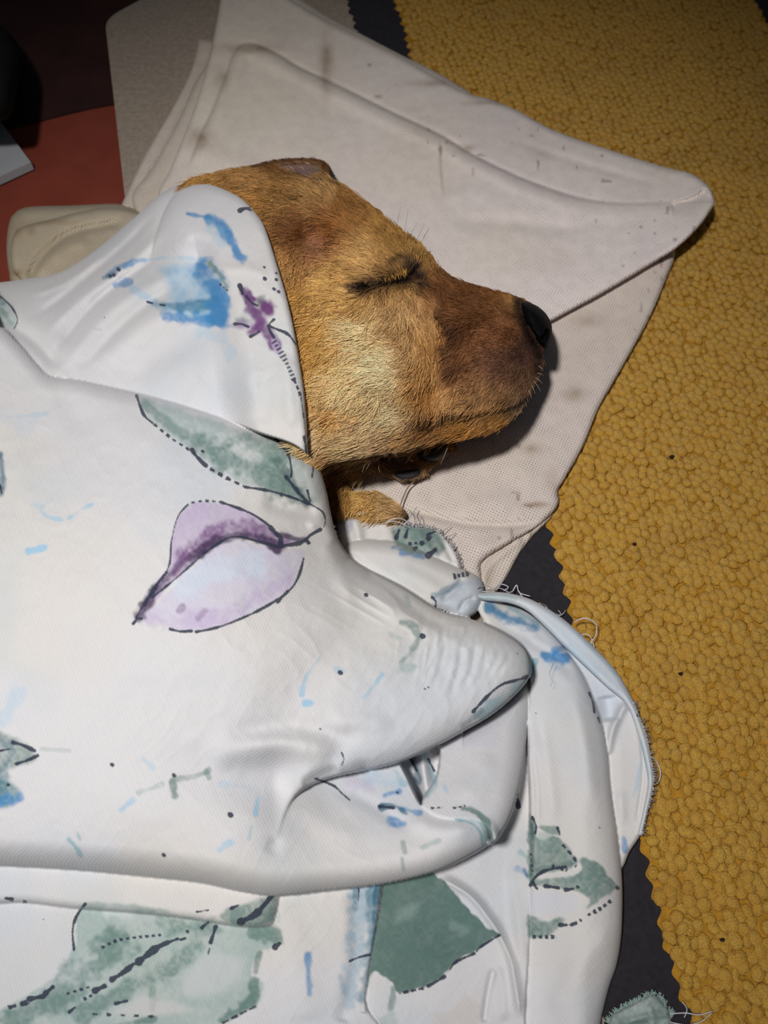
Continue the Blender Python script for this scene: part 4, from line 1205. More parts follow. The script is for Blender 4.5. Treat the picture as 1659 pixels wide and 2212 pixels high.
PF = [Pg([(183, 1950), (308, 1955), (434, 1984), (560, 1996), (602, 2019), (596, 2043), (560, 2063), (546, 2106), (569, 2125), (556, 2169), (482, 2210), (440, 2290), (-60, 2290), (-60, 2200), (0, 2180), (63, 2145), (116, 2106), (158, 2048), (162, 2000)], GREENL, .9, 6, .3),
      S([(260, 2030), (200, 2090), (120, 2150), (40, 2200)], 42, GREEN, .8, .35), S([(300, 1975), (400, 2000), (470, 2010)], 26, GREEN, .75, .5), S([(420, 2040), (370, 2090), (300, 2120), (180, 2190)], 28, GREEN, .7, .5), S([(550, 2010), (595, 2025)], 22, GREEN, .8, .3), S([(550, 2120), (540, 2165), (480, 2205)], 16, GREEN, .9, .2), S([(330, 2120), (330, 2180)], 12, GREEN, .6), S([(240, 1970), (330, 1985)], 18, (212, 216, 218), .6), Pg([(440, 2050), (520, 2060), (530, 2110), (480, 2150), (400, 2160), (390, 2110)], (205, 208, 210), .7, 24, .3), Pg([(330, 2150), (300, 2150), (240, 2190), (330, 2200), (430, 2180)], (210, 206, 206), .75, 14), S([(190, 2230), (330, 2200)], 10, GREEN, .8), S([(560, 2060), (552, 2100)], 8, GREEN, .8),
      I([(184, 1953), (165, 1980), (157, 2010), (160, 2052)], 6), I([(242, 2116), (270, 2098), (289, 2082)], 11), I([(300, 2077), (338, 2048), (362, 2036)], 15), I([(362, 2036), (384, 2028)], 7), I([(390, 2030), (400, 2027)], 6), I([(14, 2178), (60, 2165)], 10, 26, .7), I([(64, 2158), (94, 2152)], 11), I([(98, 2146), (114, 2132)], 10), I([(140, 2148), (200, 2130)], 6, 15, .55), I([(205, 2140), (226, 2130)], 12), I([(178, 2160), (200, 2150)], 8, 13, .6), I([(217, 2049), (260, 2030), (345, 2020)], 7, 14, .55), I([(466, 2002), (455, 2036)], 8), I([(452, 2050), (450, 2060)], 4), I([(436, 2004), (450, 1992)], 7), I([(594, 2046), (604, 2038)], 11), I([(477, 2212), (520, 2190), (556, 2172)], 6, 22, .75), I([(250, 2168), (274, 2162)], 7), I([(190, 2190), (330, 2196)], 6, 30, .35), I([(150, 2186), (162, 2176)], 7), dot(405, 2012, 4), dot(94, 1986, 1.5), I([(0, 1938), (56, 1948)], 9, 40, .5),
      S([(664, 2066), (668, 2145)], 11, BLUE, .8), S([(780, 1900), (772, 2060), (750, 2160)], 30, (150, 176, 192), .75), S([(804, 1890), (800, 2060), (780, 2160)], 16, (96, 134, 152), .85), S([(818, 1890), (804, 2060)], 8, TEAL, .8), S([(770, 1900), (768, 1960)], 8, TEAL, .5), I([(756, 2076), (775, 2068), (800, 2062)], 5), I([(775, 1920), (774, 1945)], 3), S([(745, 2085), (752, 2100)], 10, BLUEL, .7),
      Pg([(470, 1978), (500, 1958), (545, 1944), (592, 1930), (600, 1955), (590, 1992), (540, 2003), (500, 1998)], GREEN, .85, 8, .4), I([(520, 1991), (550, 1976), (575, 1950), (590, 1930)], 14), I([(500, 1962), (514, 1956)], 7), I([(425, 1970), (450, 1966)], 4), S([(600, 1945), (600, 1990)], 5, GREENL, .4)]
PG_ = [S([(865, 1195), (912, 1200)], 11, BLUE, .85), S([(848, 1184), (870, 1188)], 7, BLUE, .7), S([(850, 1182), (862, 1178)], 5, TEAL, .6), I([(978, 1246), (1008, 1240)], 12, 9, .7), Pg([(930, 1292), (970, 1262), (1010, 1246), (1045, 1250), (1050, 1320), (1000, 1335), (955, 1318)], (178, 190, 204), .75, 14, .2), S([(940, 1286), (990, 1262)], 9, (110, 135, 150), .6), I([(933, 1290), (942, 1300), (940, 1315), (958, 1320)], 5),
       Pg([(842, 1150), (862, 1135), (930, 1140), (962, 1170), (948, 1200), (880, 1195), (850, 1170)], GREEN, .9, 8, .3), I([(856, 1162), (862, 1145)], 8), I([(876, 1160), (880, 1145)], 7), I([(890, 1190), (930, 1160)], 9, 18, .6), I([(880, 1175), (910, 1172)], 8, 12, .6), I([(925, 1200), (940, 1188)], 12), I([(924, 1155), (940, 1148)], 6), S([(745, 1110), (750, 1140)], 14, (150, 150, 175), .6), S([(728, 1098), (738, 1125)], 9, TEAL, .6)]

zF2 = rbf([(0, 2000, 0.026), (400, 2000, 0.026), (700, 2000, 0.022), (820, 2100, 0.018), (0, 2280, 0.027), (500, 2280, 0.025), (780, 2280, 0.018)])
zE1 = rbf([(820, 1950, 0.016), (900, 2100, 0.017), (1060, 1950, 0.011), (1100, 1840, 0.0085), (1120, 1900, 0.0095), (1120, 2200, 0.011), (1000, 2280, 0.013), (850, 2280, 0.015)])
zD = rbf([(1050, 1600, 0.032), (1130, 1600, 0.029), (950, 1700, 0.040), (1000, 1780, 0.048), (1060, 1810, 0.048), (1100, 1740, 0.042), (900, 1640, 0.028), (1120, 1680, .036)])
zC = rbf([(0, 1600, 0.073), (300, 1600, 0.0739), (0, 1750, 0.0686), (300, 1770, 0.0704), (550, 1780, 0.0651), (600, 1870, 0.0583), (750, 1750, 0.0460), (800, 1880, 0.0510), (950, 1810, 0.0490), (1040, 1800, 0.0485), (0, 1860, 0.0616), (300, 1880, 0.0607), (860, 1700, 0.037), (700, 1700, 0.0400), (930, 1760, 0.0430)])
zB = rbf([(20, 760, 0.0634), (160, 835, 0.0669), (300, 880, 0.0722), (480, 935, 0.0766), (620, 990, 0.073), (690, 1040, 0.0651), (712, 1120, 0.0581), (740, 1190, 0.0528), (300, 1100, 0.0854), (100, 1200, 0.0836), (500, 1300, 0.0836), (660, 1180, 0.0686), (700, 1330, 0.0713), (850, 1320, 0.0585), (1000, 1375, 0.0545), (1120, 1420, 0.0510), (1090, 1500, 0.0520), (900, 1610, 0.0570), (800, 1645, 0.0600), (600, 1480, 0.0748), (300, 1500, 0.0792), (690, 1640, 0.0610), (500, 1620, 0.0713), (100, 1620, 0.0748), (0, 1000, 0.0757)])
zA = zHood


def fw(u, v, a=.0004, seed=131):
    wu = u + 40 * (vn(u, v, 120, seed + 8) - .5); wv = v + 40 * (vn(u, v, 120, seed + 9) - .5)
    r1 = 1 - np.abs(2 * vn(wu * .8 + wv * .6, (wv * .8 - wu * .6) * 2.4, 95, seed + 10) - 1)
    r2 = 1 - np.abs(2 * vn(wu * .5 - wv * .86, (wv * .5 + wu * .86) * 2.2, 60, seed + 11) - 1)
    m = smooth(.35, .75, fbm(u, v, 200, seed + 12))
    return a * (fbm(u, v, 90, seed) - .5) * 2 + a * .5 * (fbm(u, v, 28, seed + 5) - .5) * 2 + a * .6 * r1 ** 3 * m + a * .45 * r2 ** 4 * (1 - m)


def hF2(u, v, d):
    return zF2(u, v) + fw(u, v) + ridge(u, v, [(600, 1940), (640, 2060), (660, 2212)], 40, .0012, .1) + edge_round(d, 12, .004) + ridge(u, v, [(765, 1930), (770, 2060), (740, 2212)], 16, -.0016, .05) + ridge(u, v, [(820, 1900), (806, 2040), (785, 2190)], 8, .0018, .02)


def hE1(u, v, d):
    z = zE1(u, v) + fw(u, v, .0003)
    z = z + ridge(u, v, [(945, 1890), (1016, 1933), (1060, 1986), (1084, 2024), (1105, 2072), (1113, 2111), (1127, 2200)], 10, .0030, .1) + stepl(u, v, [(945, 1890), (1016, 1933), (1060, 1986), (1084, 2024), (1105, 2072), (1113, 2111), (1130, 2212)], 4, .0016, 50, .1)
    z = z + ridge(u, v, [(1045, 2212), (1055, 2140), (1068, 2090)], 7, -.0018, .1) + ridge(u, v, [(1088, 2212), (1086, 2140), (1075, 2080)], 12, .0016, .2) + ridge(u, v, [(790, 2190), (800, 2050), (812, 1960)], 9, -.0015, .1)
    return z + ridge(u, v, [(1100, 1860), (1115, 1960), (1132, 2100)], 12, .0012, .2) + .0045 * smooth(1085, 1143, u) * smooth(1780, 1900, v)


def hE2(u, v, d):
    c = np.where(v < 1500, 1100 + (v - 1300) * .45, 1235)
    dr, _, _ = line(u, v, [(1090, 1298), (1150, 1325), (1212, 1388), (1262, 1460), (1298, 1550), (1313, 1620), (1320, 1700), (1333, 1790), (1342, 1870), (1345, 1940), (1342, 2025), (1332, 2085), (1316, 2132), (1298, 2205), (1284, 2292)], 120)
    z = .026 - .010 * smooth(1270, 1143, u) + edge_round(np.where(dr < 900, dr, 999), 74, .0125) + edge_round(d, 16, .0025) + fw(u, v, .0003)
    z = z - .006 * smooth(1900, 2212, v) + ridge(u, v, [(1160, 1520), (1185, 1660), (1200, 1800)], 14, -.0014, .25) + ridge(u, v, [(1225, 1470), (1262, 1600), (1285, 1760)], 18, .0014, .25) + ridge(u, v, [(1150, 1610), (1160, 1700), (1162, 1790)], 6, -.001, .2)
    z = z + ridge(u, v, [(1340, 2000), (1260, 2080), (1180, 2200)], 26, .0012, .2) + ridge(u, v, [(1050, 1330), (1110, 1365), (1180, 1400), (1250, 1470)], 14, -.0015, .2) + ridge(u, v, [(1140, 1372), (1180, 1395), (1220, 1420)], 9, .0012, .2)
    return z


def hE3(u, v, d):
    z = .0125 + edge_round(d, 10, .004) - .004 * smooth(1345, 1300, u) * smooth(1560, 1640, v) + fw(u, v, .0003)
    z = z + ridge(u, v, [(1355, 1516), (1325, 1572), (1312, 1635)], 9, .0035, .12) + ridge(u, v, [(1310, 1500), (1318, 1560)], 20, -.004, .2) + ridge(u, v, [(1340, 1700), (1345, 1790)], 12, .001, .3) + ridge(u, v, [(1378, 1560), (1390, 1660), (1375, 1780)], 4, -.0012, .1)
    return z


CB = [(-80, 1866), (100, 1875), (200, 1882), (300, 1892), (430, 1906), (520, 1925), (600, 1935), (700, 1925), (800, 1914), (870, 1902), (950, 1880), (1025, 1842), (1050, 1825), (1064, 1806)]


def zCC(u, v):
    dl, _, _ = line(u, v, CB, 200)
    z = zC(u, v) + edge_round(np.where(dl < 900, dl, 999), 62, .020) + fw(u, v, .0003, 141)
    z = z + ridge(u, v, [(640, 1720), (700, 1780), (800, 1830)], 30, .0012, .3) + ridge(u, v, [(880, 1760), (940, 1790), (1030, 1790)], 20, .002, .25) + ridge(u, v, [(700, 1700), (780, 1725), (850, 1770), (900, 1800)], 16, -.0012, .3)
    z = z + ridge(u, v, [(604, 1800), (580, 1850)], 16, -.0012, .4)
    return z


def hC(u, v, d):
    return zCC(u, v)


def hB(u, v, d):
    z = zB(u, v) + fw(u, v, .00045)
    up, _, _ = line(u, v, [(-80, 700), (0, 706), (45, 745), (80, 785), (110, 812), (165, 820), (220, 832), (290, 848), (370, 868), (480, 903), (560, 934), (630, 958), (668, 985), (690, 1012), (705, 1060), (715, 1110), (730, 1165), (760, 1205), (800, 1232)], 60)
    z = z + edge_round(up, 34, .010)
    lo2, _, _ = line(u, v, [(760, 1205), (800, 1232), (870, 1268), (950, 1318), (1010, 1335), (1060, 1352), (1115, 1383), (1140, 1410), (1147, 1440), (1140, 1468), (1105, 1508), (1060, 1545), (1000, 1580), (940, 1612), (880, 1640), (830, 1655), (790, 1664)], 60)
    z = z + edge_round(lo2, 66, .0125)
    lo3, s3, _ = line(u, v, [(790, 1664), (745, 1672), (700, 1684), (660, 1702), (635, 1725), (615, 1762), (604, 1795)], 60)
    z = z + edge_round(lo3, 30, .008) * smooth(1, .6, s3)
    # fold wrinkles
    z = z + ridge(u, v, [(770, 1220), (850, 1280), (930, 1340), (1000, 1360)], 12, -.0012, .25) + ridge(u, v, [(800, 1280), (870, 1330), (960, 1385)], 18, .0012, .3)
    for k, (x, y0, y1) in enumerate([(905, 1320, 1440), (950, 1345, 1500), (985, 1362, 1520), (1015, 1370, 1500), (1042, 1378, 1490), (1066, 1388, 1470), (1088, 1396, 1460)]):
        z = z + ridge(u, v, [(x, y0), (x - 6, (y0 + y1) / 2), (x - 34, y1)], 7, .00035, .3) + ridge(u, v, [(x + 13, y0 + 6), (x + 7, (y0 + y1) / 2), (x - 18, y1)], 6, -.00035, .3)
    tm = np.exp(-((u - 990) / 130) ** 2 - ((v - 1400) / 75) ** 2)
    uu_ = u + .35 * (v - 1380) + 14 * (vn(u, v, 60, 151) - .5)
    z = z + tm * (.0009 * (1 - np.abs(2 * vn(uu_, v, 22, 153) * .6 + 2 * vn(uu_ * 2.6, v * .35, 34, 155) * .4 - 1)) ** 2)
    tm2 = np.exp(-((u - 860) / 120) ** 2 - ((v - 1300) / 50) ** 2)
    q_ = (v - 1250) * .86 - (u - 800) * .5
    z = z + tm2 * .0010 * (1 - np.abs(2 * vn(q_, u * .2, 20, 157) - 1)) ** 2
    z = z + ridge(u, v, [(480, 1590), (600, 1572), (700, 1582), (790, 1622)], 24, -.0022, .25) + ridge(u, v, [(430, 1650), (600, 1612), (690, 1618), (738, 1636)], 34, .0040, .2) + ridge(u, v, [(735, 1662), (700, 1674), (650, 1700)], 14, -.003, .2)
    z = z + ridge(u, v, [(700, 1575), (760, 1560), (860, 1570)], 22, .0016, .3) + ridge(u, v, [(850, 1300), (700, 1430), (560, 1600)], 60, -.0022, .25)
    z = z + ridge(u, v, [(660, 1140), (700, 1130), (725, 1180)], 12, .0016, .2) + ridge(u, v, [(560, 1080), (650, 1105), (700, 1095)], 16, -.0022, .25) + ridge(u, v, [(690, 1150), (740, 1250), (770, 1330)], 18, .0012, .3)
    z = z + ridge(u, v, [(60, 800), (200, 870), (330, 960), (450, 1040)], 50, .0016, .3) + ridge(u, v, [(100, 830), (160, 880), (180, 950)], 30, -.0014, .3)
    m = smooth(1590, 1720, v) * smooth(670, 585, u)
    zc = zCC(u, v)
    return z * (1 - m) + zc * m


def hA(u, v, d):
    dl, s, _ = line(u, v, AE, 120)
    dl = np.where(dl < 900, dl, 999)
    hv = hHEAD(u, v, np.clip(sdf(u, v, catmull(HEAD, True), 60)[0], 0, None), False) + .0040
    dh = np.where(dl < 900, dl, 999)
    z = zA(u, v)
    z = z + np.clip(hv + edge_round(dh, 1, 0) - z + .0052, 0, .03) * smooth(190, 100, dh) * smooth(.28, .38, s)
    z = z + fw(u, v, .0005) + edge_round(dl, 60, .016) * smooth(.50, .32, s) + edge_round(dl, 16, .0045) * smooth(.32, .50, s)
    for pts, w, a in (([(90, 730), (170, 650), (300, 550), (370, 480)], 13, .0026), ([(70, 690), (150, 630), (270, 530), (340, 455)], 9, -.0022), ([(130, 800), (250, 660), (400, 580)], 16, .0020), ([(110, 770), (210, 650), (350, 550)], 9, -.0018),
                      ([(200, 800), (330, 690), (470, 640)], 22, .0016), ([(170, 800), (280, 690), (380, 620)], 10, -.0012), ([(250, 830), (400, 740), (500, 700)], 30, -.0012), ([(0, 690), (80, 740), (130, 800)], 16, -.0030), ([(60, 640), (140, 610), (230, 545)], 7, .0014),
                      ([(300, 835), (420, 800), (560, 830), (640, 860)], 40, .0012), ([(560, 800), (575, 860), (560, 920)], 24, -.0014), ([(615, 760), (625, 850), (630, 930)], 16, .0012), ([(430, 590), (520, 580), (590, 600)], 14, .0010)):
        z = z + ridge(u, v, pts, w, a * 1.35, .2)
    return z


def hG1(u, v, d):
    return .018 + edge_round(d, 14, .005) + ridge(u, v, [(760, 1110), (775, 1160), (760, 1200)], 12, .003, .2) + ridge(u, v, [(850, 1130), (862, 1165), (880, 1190)], 9, -.0018, .2) + ridge(u, v, [(900, 1140), (915, 1170), (950, 1210)], 10, .0018, .2) + ridge(u, v, [(940, 1150), (965, 1185), (985, 1225)], 7, -.002, .2) + fw(u, v, .0006)


def hG2(u, v, d):
    return .028 - .006 * smooth(850, 1040, u) + edge_round(d, 34, .011) + ridge(u, v, [(840, 1225), (900, 1245), (975, 1290)], 14, .0010, .3) + ridge(u, v, [(1005, 1240), (985, 1270), (950, 1300)], 8, -.0022, .2) + ridge(u, v, [(1030, 1290), (1005, 1300), (990, 1325)], 6, -.0018, .2) + fw(u, v, .0003)


LAY = [
    dict(n_='E1', out=[(700, 2292), (740, 2000), (830, 1885), (1000, 1800), (1100, 1600), (1190, 1600), (1190, 2292)], h=hE1, pr=PE, wall=3),
    dict(n_='F2', out=[(-80, 1880), (300, 1880), (600, 1900), (826, 1870), (826, 1920), (816, 1990), (800, 2080), (790, 2160), (778, 2292), (-80, 2292)], h=hF2, pr=PF, wall=3),
    dict(n_='E3', out=[(1225, 1395), (1300, 1452), (1345, 1498), (1372, 1542), (1392, 1600), (1405, 1650), (1407, 1690), (1399, 1740), (1385, 1800), (1360, 1840), (1346, 1872), (1325, 1890), (1300, 1700), (1270, 1550)], h=hE3, pr=PE, wall=3),
    dict(n_='E2', out=[(1030, 1292), (1090, 1298), (1150, 1325), (1212, 1388), (1262, 1460), (1298, 1550), (1313, 1620), (1320, 1700), (1333, 1790), (1342, 1870), (1345, 1940), (1342, 2025), (1332, 2085), (1316, 2132), (1298, 2205), (1284, 2292), (1144, 2292), (1144, 2000), (1144, 1800), (1141, 1650), (1134, 1500), (1120, 1420), (1050, 1350)], h=hE2, pr=PE, wall=3),
    dict(n_='P', out=[(850, 1630), (960, 1590), (960, 1680), (920, 1735), (880, 1720)], h=lambda u, v, d: .012 + .008 * np.exp(-((u - 915 - (v - 1660) * .15) / 14) ** 2) + 0 * u, pr=PD, wall=3),
    dict(n_='D', out=[(950, 1600), (1000, 1570), (1100, 1505), (1142, 1462), (1144, 1520), (1139, 1570), (1132, 1640), (1122, 1700), (1106, 1755), (1086, 1795), (1060, 1824), (1020, 1815), (960, 1800), (920, 1770), (910, 1738), (922, 1712), (943, 1675), (950, 1630)],
         h=lambda u, v, d: zD(u, v) + edge_round(np.where(u > 1000, d, np.minimum(d + 26, 99)), 48, .012) * smooth(1045, 1065, u + (1760 - v) * .5) + fw(u, v, .0003) + ridge(u, v, [(1060, 1620), (1040, 1680), (990, 1735)], 26, .0012, .3), pr=PD, wall=3),
    dict(n_='F1', out=[(-80, 1840), (600, 1890), (604, 1940), (598, 1975), (588, 1998), (560, 2003), (500, 2000), (420, 1987), (300, 1973), (160, 1962), (60, 1950), (-80, 1942)], h=lambda u, v, d: .036 - .004 * smooth(0, 600, u) - .004 * smooth(540, 610, u) + edge_round(d, 22, .005) + fw(u, v, .0003), pr=PF, wall=3),
    dict(n_='C', out=[(-80, 1564), (-80, 1560), (-76, 1560), (400, 1560), (600, 1600), (690, 1660), (760, 1650), (850, 1638), (868, 1655), (890, 1700), (908, 1735), (935, 1757), (975, 1768), (1020, 1768), (1052, 1786), (1064, 1808), (1050, 1826), (1025, 1843), (950, 1880), (870, 1902), (800, 1914), (700, 1925), (600, 1935), (520, 1925), (430, 1906), (300, 1892), (200, 1882), (100, 1875), (0, 1870), (-76, 1866), (-80, 1866), (-80, 1862)], h=hC, pr=PB, wall=3),
    dict(n_='A', out=AE + [(690, 1040), (600, 1060), (200, 950), (-80, 900)], h=hA, pr=PA, wall=3),
    dict(n_='G1', out=[(722, 1092), (760, 1112), (810, 1120), (860, 1128), (905, 1134), (940, 1142), (965, 1165), (985, 1195), (994, 1225), (960, 1245), (850, 1235), (760, 1225), (735, 1180)], h=hG1, pr=PG_, wall=3),
    dict(n_='G2', out=[(744, 1198), (752, 1176), (775, 1165), (820, 1166), (865, 1172), (915, 1190), (965, 1212), (1000, 1228), (1036, 1248), (1046, 1275), (1037, 1310), (1020, 1331), (990, 1332), (955, 1320), (900, 1310), (840, 1275), (780, 1235)], h=hG2, pr=PG_, wall=3),
    dict(n_='B', out=[(-80, 700), (0, 706), (45, 745), (80, 785), (110, 812), (165, 820), (220, 832), (290, 848), (370, 868), (480, 903), (560, 934), (630, 958), (668, 985), (690, 1012), (705, 1060), (715, 1110), (730, 1165), (760, 1205), (800, 1232), (870, 1268), (950, 1318), (1010, 1335), (1060, 1352), (1115, 1383), (1140, 1410), (1147, 1440), (1140, 1468), (1105, 1508), (1060, 1545), (1000, 1580), (940, 1612), (880, 1640), (830, 1655), (790, 1664), (745, 1672), (700, 1684), (660, 1702), (635, 1725), (615, 1762), (604, 1795), (590, 1810), (540, 1770), (300, 1785), (-80, 1785)], h=hB, pr=PB, wall=3),
]
RS = Relief(LAY, 2.6)
pc_ = np.zeros((len(RS.u), 3)); pi_ = np.full(len(RS.u), 40.0)
for i, l in enumerate(LAY):
    m = np.where(RS.top == i)[0]
    if len(m):
        pc_[m], pi_[m] = do_print(RS.u[m], RS.v[m], l['pr'])
cover = RS.build('cotton_cover', M_FLORAL, sheet, skirt=0.02, attrs={'print': pc_, 'ink': pi_}, uv_rot=.3, drape=True)

# rolled hem along the frayed right edge
HEM = [(1034, 1283), (1079, 1279), (1131, 1289), (1171, 1307), (1222, 1341), (1278, 1392), (1330, 1448), (1365, 1507), (1386, 1556), (1402, 1608), (1413, 1683), (1402, 1745), (1386, 1806), (1378, 1804), (1391, 1740), (1399, 1690), (1391, 1640), (1376, 1582), (1352, 1522), (1310, 1484), (1270, 1446), (1222, 1400), (1179, 1356), (1139, 1320), (1099, 1303), (1040, 1296)]
RH = Relief([dict(out=HEM, h=lambda u, v, d: .022 - .005 * smooth(1250, 1400, u) + edge_round(d, 13, .0045) + fw(u, v, .0003))], 2)
hc_, hi_ = do_print(RH.u, RH.v, [S([(1040, 1290), (1080, 1290), (1110, 1296)], 8, TEALL, .45), S([(1230, 1400), (1280, 1450)], 14, BLUEL, .35), S([(1250, 1370), (1330, 1455)], 6, BLUEL, .3), S([(1385, 1600), (1400, 1680)], 4, BLUEL, .6), I([(1378, 1545), (1390, 1548)], 5)], (214, 218, 224))
hem = RH.build('rolled_hem', M_FLORAL, sheet, skirt=.012, attrs={'print': hc_, 'ink': hi_})
hem['label'] = 'rolled hem along the frayed edge'
# frayed corner at the bottom right
RC = Relief([dict(out=[(1305, 2292), (1316, 2204), (1336, 2182), (1365, 2169), (1385, 2158), (1409, 2147), (1426, 2158), (1440, 2176), (1448, 2194), (1450, 2292)], h=lambda u, v, d: .0075 + edge_round(d, 10, .003) + ridge(u, v, [(1400, 2160), (1410, 2212), (1400, 2280)], 10, .002, .2) + ridge(u, v, [(1330, 2215), (1400, 2195), (1445, 2190)], 8, -.0015, .2) + fw(u, v, .0008))], 2.2)
c_, i_ = do_print(RC.u, RC.v, [Pg([(1290, 2300), (1300, 2190), (1360, 2150), (1410, 2130), (1460, 2180), (1470, 2300)], GREEN, .8, 6, .5), S([(1340, 2230), (1400, 2200), (1440, 2195)], 8, GREEND, .5), S([(1360, 2190), (1400, 2180)], 12, GREENL, .7), S([(1410, 2200), (1430, 2220)], 12, GREENL, .6)])
fcn = RC.build('frayed_corner', M_FLORAL, sheet, skirt=.007, attrs={'print': c_, 'ink': i_})
fcn['label'] = 'green printed corner with frayed edge'

M_GTHREAD = make_simple('green_thread', tuple(alb([150, 172, 168])), .9, .1, .15, 300)
TH_ = [([(1240, 1345, .012), (1254, 1337, .015), (1272, 1337, .016), (1288, 1350, .014), (1287, 1372, .012), (1276, 1392, .012), (1290, 1415, .012), (1318, 1448, .013)], .00034), ([(1252, 1372, .009), (1268, 1370, .011), (1280, 1385, .011), (1290, 1420, .011), (1312, 1450, .012)], .00028), ([(1272, 1394, .012), (1296, 1420, .013), (1322, 1452, .013), (1340, 1470, .014)], .00030),
       ([(1404, 1632, .013), (1418, 1645, .010), (1427, 1668, .009), (1422, 1690, .008), (1410, 1692, .010), (1408, 1670, .012)], .00030), ([(1404, 1640, .012), (1413, 1660, .009), (1414, 1680, .009), (1406, 1695, .011)], .00022),
       ([(1040, 1278, .016), (1062, 1276, .013), (1080, 1262, .009), (1098, 1268, .008), (1088, 1276, .008)], .00032), ([(1090, 1282, .014), (1106, 1278, .008), (1116, 1264, .007), (1122, 1280, .006), (1145, 1288, .006)], .00036), ([(1120, 1276, .007), (1130, 1290, .006), (1150, 1298, .006), (1160, 1304, .007)], .00030), ([(1165, 1303, .014), (1178, 1308, .007), (1188, 1322, .005), (1205, 1330, .005), (1216, 1326, .005), (1222, 1318, .004)], .00024), ([(1185, 1318, .012), (1200, 1326, .007), (1212, 1328, .005), (1206, 1318, .005)], .00020), ([(1050, 1284, .015), (1075, 1270, .010), (1100, 1280, .008)], .00024), ([(1030, 1270, .022), (1050, 1266, .015), (1070, 1272, .010)], .00026),
       ([(872, 1132, .022), (884, 1122, .022), (888, 1108, .019), (882, 1100, .016)], .00028), ([(890, 1136, .022), (898, 1122, .022), (894, 1106, .018), (900, 1096, .015)], .00030), ([(904, 1136, .022), (908, 1120, .020), (904, 1108, .016)], .00024), ([(835, 1128, .024), (852, 1120, .025), (872, 1122, .024), (886, 1134, .022)], .00026), ([(830, 1130, .024), (855, 1126, .025), (880, 1138, .023)], .00022), ([(950, 1150, .020), (965, 1142, .015), (975, 1136, .013)], .00020), ([(960, 1160, .020), (976, 1156, .015), (984, 1150, .013)], .00020), ([(770, 1112, .026), (785, 1106, .030), (792, 1112, .026)], .00018),
       ([(1448, 2190, .006), (1480, 2188, .0058), (1510, 2192, .0056), (1540, 2184, .0060)], .00026), ([(1446, 2208, .006), (1485, 2214, .0056), (1515, 2206, .0058), (1538, 2188, .0062)], .00024), ([(1474, 2164, .006), (1484, 2180, .0058), (1478, 2198, .0056)], .00022), ([(1400, 2158, .007), (1412, 2143, .009), (1424, 2152, .008)], .00022), ([(1385, 2165, .007), (1396, 2146, .009), (1408, 2144, .008)], .00020), ([(1420, 2150, .008), (1434, 2156, .008), (1436, 2176, .007)], .00022), ([(1388, 2162, .007), (1394, 2148, .008), (1384, 2146, .007)], .00018)]
for pts, r in TH_:
    gr = pts[0][1] > 2140 and pts[0][0] < 1440
    tube('thread', pts, r, M_GTHREAD if gr else M_THREAD, sheet, .7, 5, 5)
# short fringe of broken yarn ends along the frayed edges
fr = []
fe = catmull([(1365, 1508), (1386, 1556), (1402, 1608), (1411, 1660), (1412, 1700), (1400, 1745), (1388, 1800)], False)
for k in range(120):
    j = rng.integers(len(fe)); p = fe[j]; ln = rng.uniform(4, 13); a = rng.normal(0.2, .6)
    fr.append((p[0] - 2, p[1], .0165, ln * math.cos(a), ln * math.sin(a), -.006, 0))
fe = catmull([(1316, 2204), (1336, 2182), (1365, 2169), (1385, 2158), (1409, 2147), (1426, 2158), (1440, 2176), (1448, 2194)], False)
for k in range(260):
    j = rng.integers(len(fe)); p = fe[j]; ln = rng.uniform(4, 16); a = -math.pi / 2 + (p[0] - 1385) / 90 + rng.normal(0, .5)
    fr.append((p[0], p[1] + 4, .0058, ln * math.cos(a), ln * math.sin(a), -.001, 1))
fe = catmull([(850, 1128), (905, 1134), (940, 1142), (965, 1165), (985, 1195), (992, 1222)], False)
for k in range(110):
    j = rng.integers(len(fe)); p = fe[j]; ln = rng.uniform(4, 13); a = -.7 + rng.normal(0, .5)
    fr.append((p[0] - 2, p[1] + 2, .0190, ln * math.cos(a), ln * math.sin(a), -.003, 0))
fr = np.array(fr)
FPp = np.stack([ray(fr[:, 0] + fr[:, 3] * s, fr[:, 1] + fr[:, 4] * s + 2 * math.sin(3 * s), fr[:, 2] + fr[:, 5] * s * s) for s in np.linspace(0, 1, 4)], 1)
fcol = np.where(fr[:, 6:7] > .5, alb([150, 172, 168]), alb([208, 204, 210]))
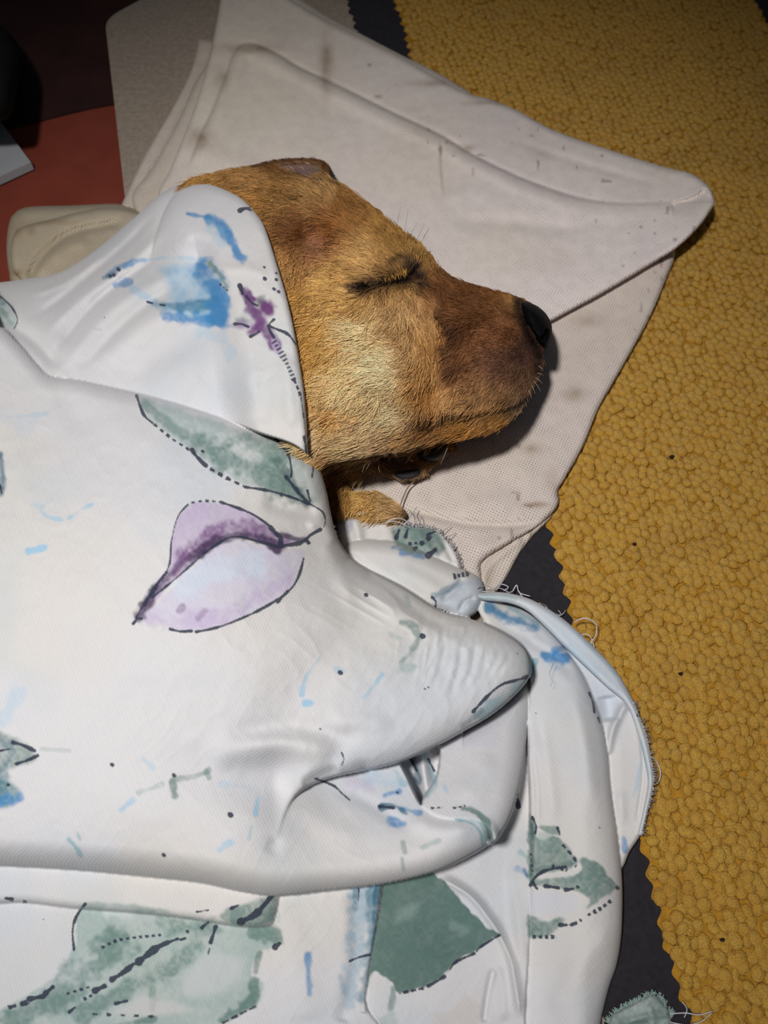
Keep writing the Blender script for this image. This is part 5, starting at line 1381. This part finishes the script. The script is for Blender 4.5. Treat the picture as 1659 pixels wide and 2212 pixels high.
frn = make_curves('frayed_fringe', FPp, np.full((len(fr), 4), .00016), np.repeat(fcol[:, None], 4, 1), M_FUR, sheet)
frn['kind'] = 'stuff'
# stray tan thread by the paw
st = tube('stray_thread', [(897, 1037, .0165), (882, 1052, .0155), (872, 1072, .0155), (866, 1088, .0155), (862, 1100, .0155)], .00035, M_BROWNTHREAD, None, .8, 5, 5)
tag(st, 'short tan thread lying on the beige cloth below the paw', 'thread')
hh = tube('stray_hair', [(1196, 1432, .0305), (1189, 1448, .031), (1188, 1460, .031), (1193, 1472, .031), (1189, 1482, .031)], .00008, M_WHISKD, None, .6, 4, 5)
tag(hh, 'thin dark hair lying on the right fold of the floral sheet', 'hair')

# ================================================================== SMALL THINGS
crd = gxy(np.array([-60, 4, 68, -60]), np.array([190, 268, 353, 412]), FZ + .006)
pc = slab('card', crd, FZ + 0.0015, FZ + 0.007, M_PAPER)
tag(pc, 'pale grey card corner on the red floor at the left edge', 'card')
RB = Relief([dict(out=[(-160, 30), (-60, 30), (0, 52), (30, 90), (44, 130), (36, 200), (26, 245), (0, 262), (-100, 262), (-160, 200)],
             h=lambda u, v, d: 0.02 + 0.03 * np.sqrt(np.clip(1 - (1 - np.clip(d / 60, 0, 1)) ** 2, 0, 1)))], 5, clip=(-200, -100, 1730, 2290))
bb = RB.build('black_bag', M_SHOE, None, skirt=0.028)
tag(bb, 'black soft object standing on the dark floor at upper left edge', 'bag')
for (x, y, r, lab) in [(1451, 986, 5, 'dark crumb on the yellow rug, right of the cloth edge, uppermost and largest of four'), (1470, 1455, 4, 'dark crumb on the yellow rug, right of the sheet corner with loose threads'),
                       (1370, 1175, 4, 'dark crumb on the yellow rug, nearest the lower cloth corner and black band'), (1560, 2030, 4, 'dark crumb on the yellow rug at lower right, lowest of four')]:
    p = ray(x, y, .0042)[0]
    V = IV * np.array([1.2, .8, .6]) * r * .00022 * (1 + .25 * np.sin(IV @ np.array([3.1, 1.7, 2.2]) * 2))[:, None]
    o = mesh_np('crumb', V, [IF], M_CRUMB)
    o.location = p
    tag(o, lab, 'crumb', 'crumbs on the yellow rug')
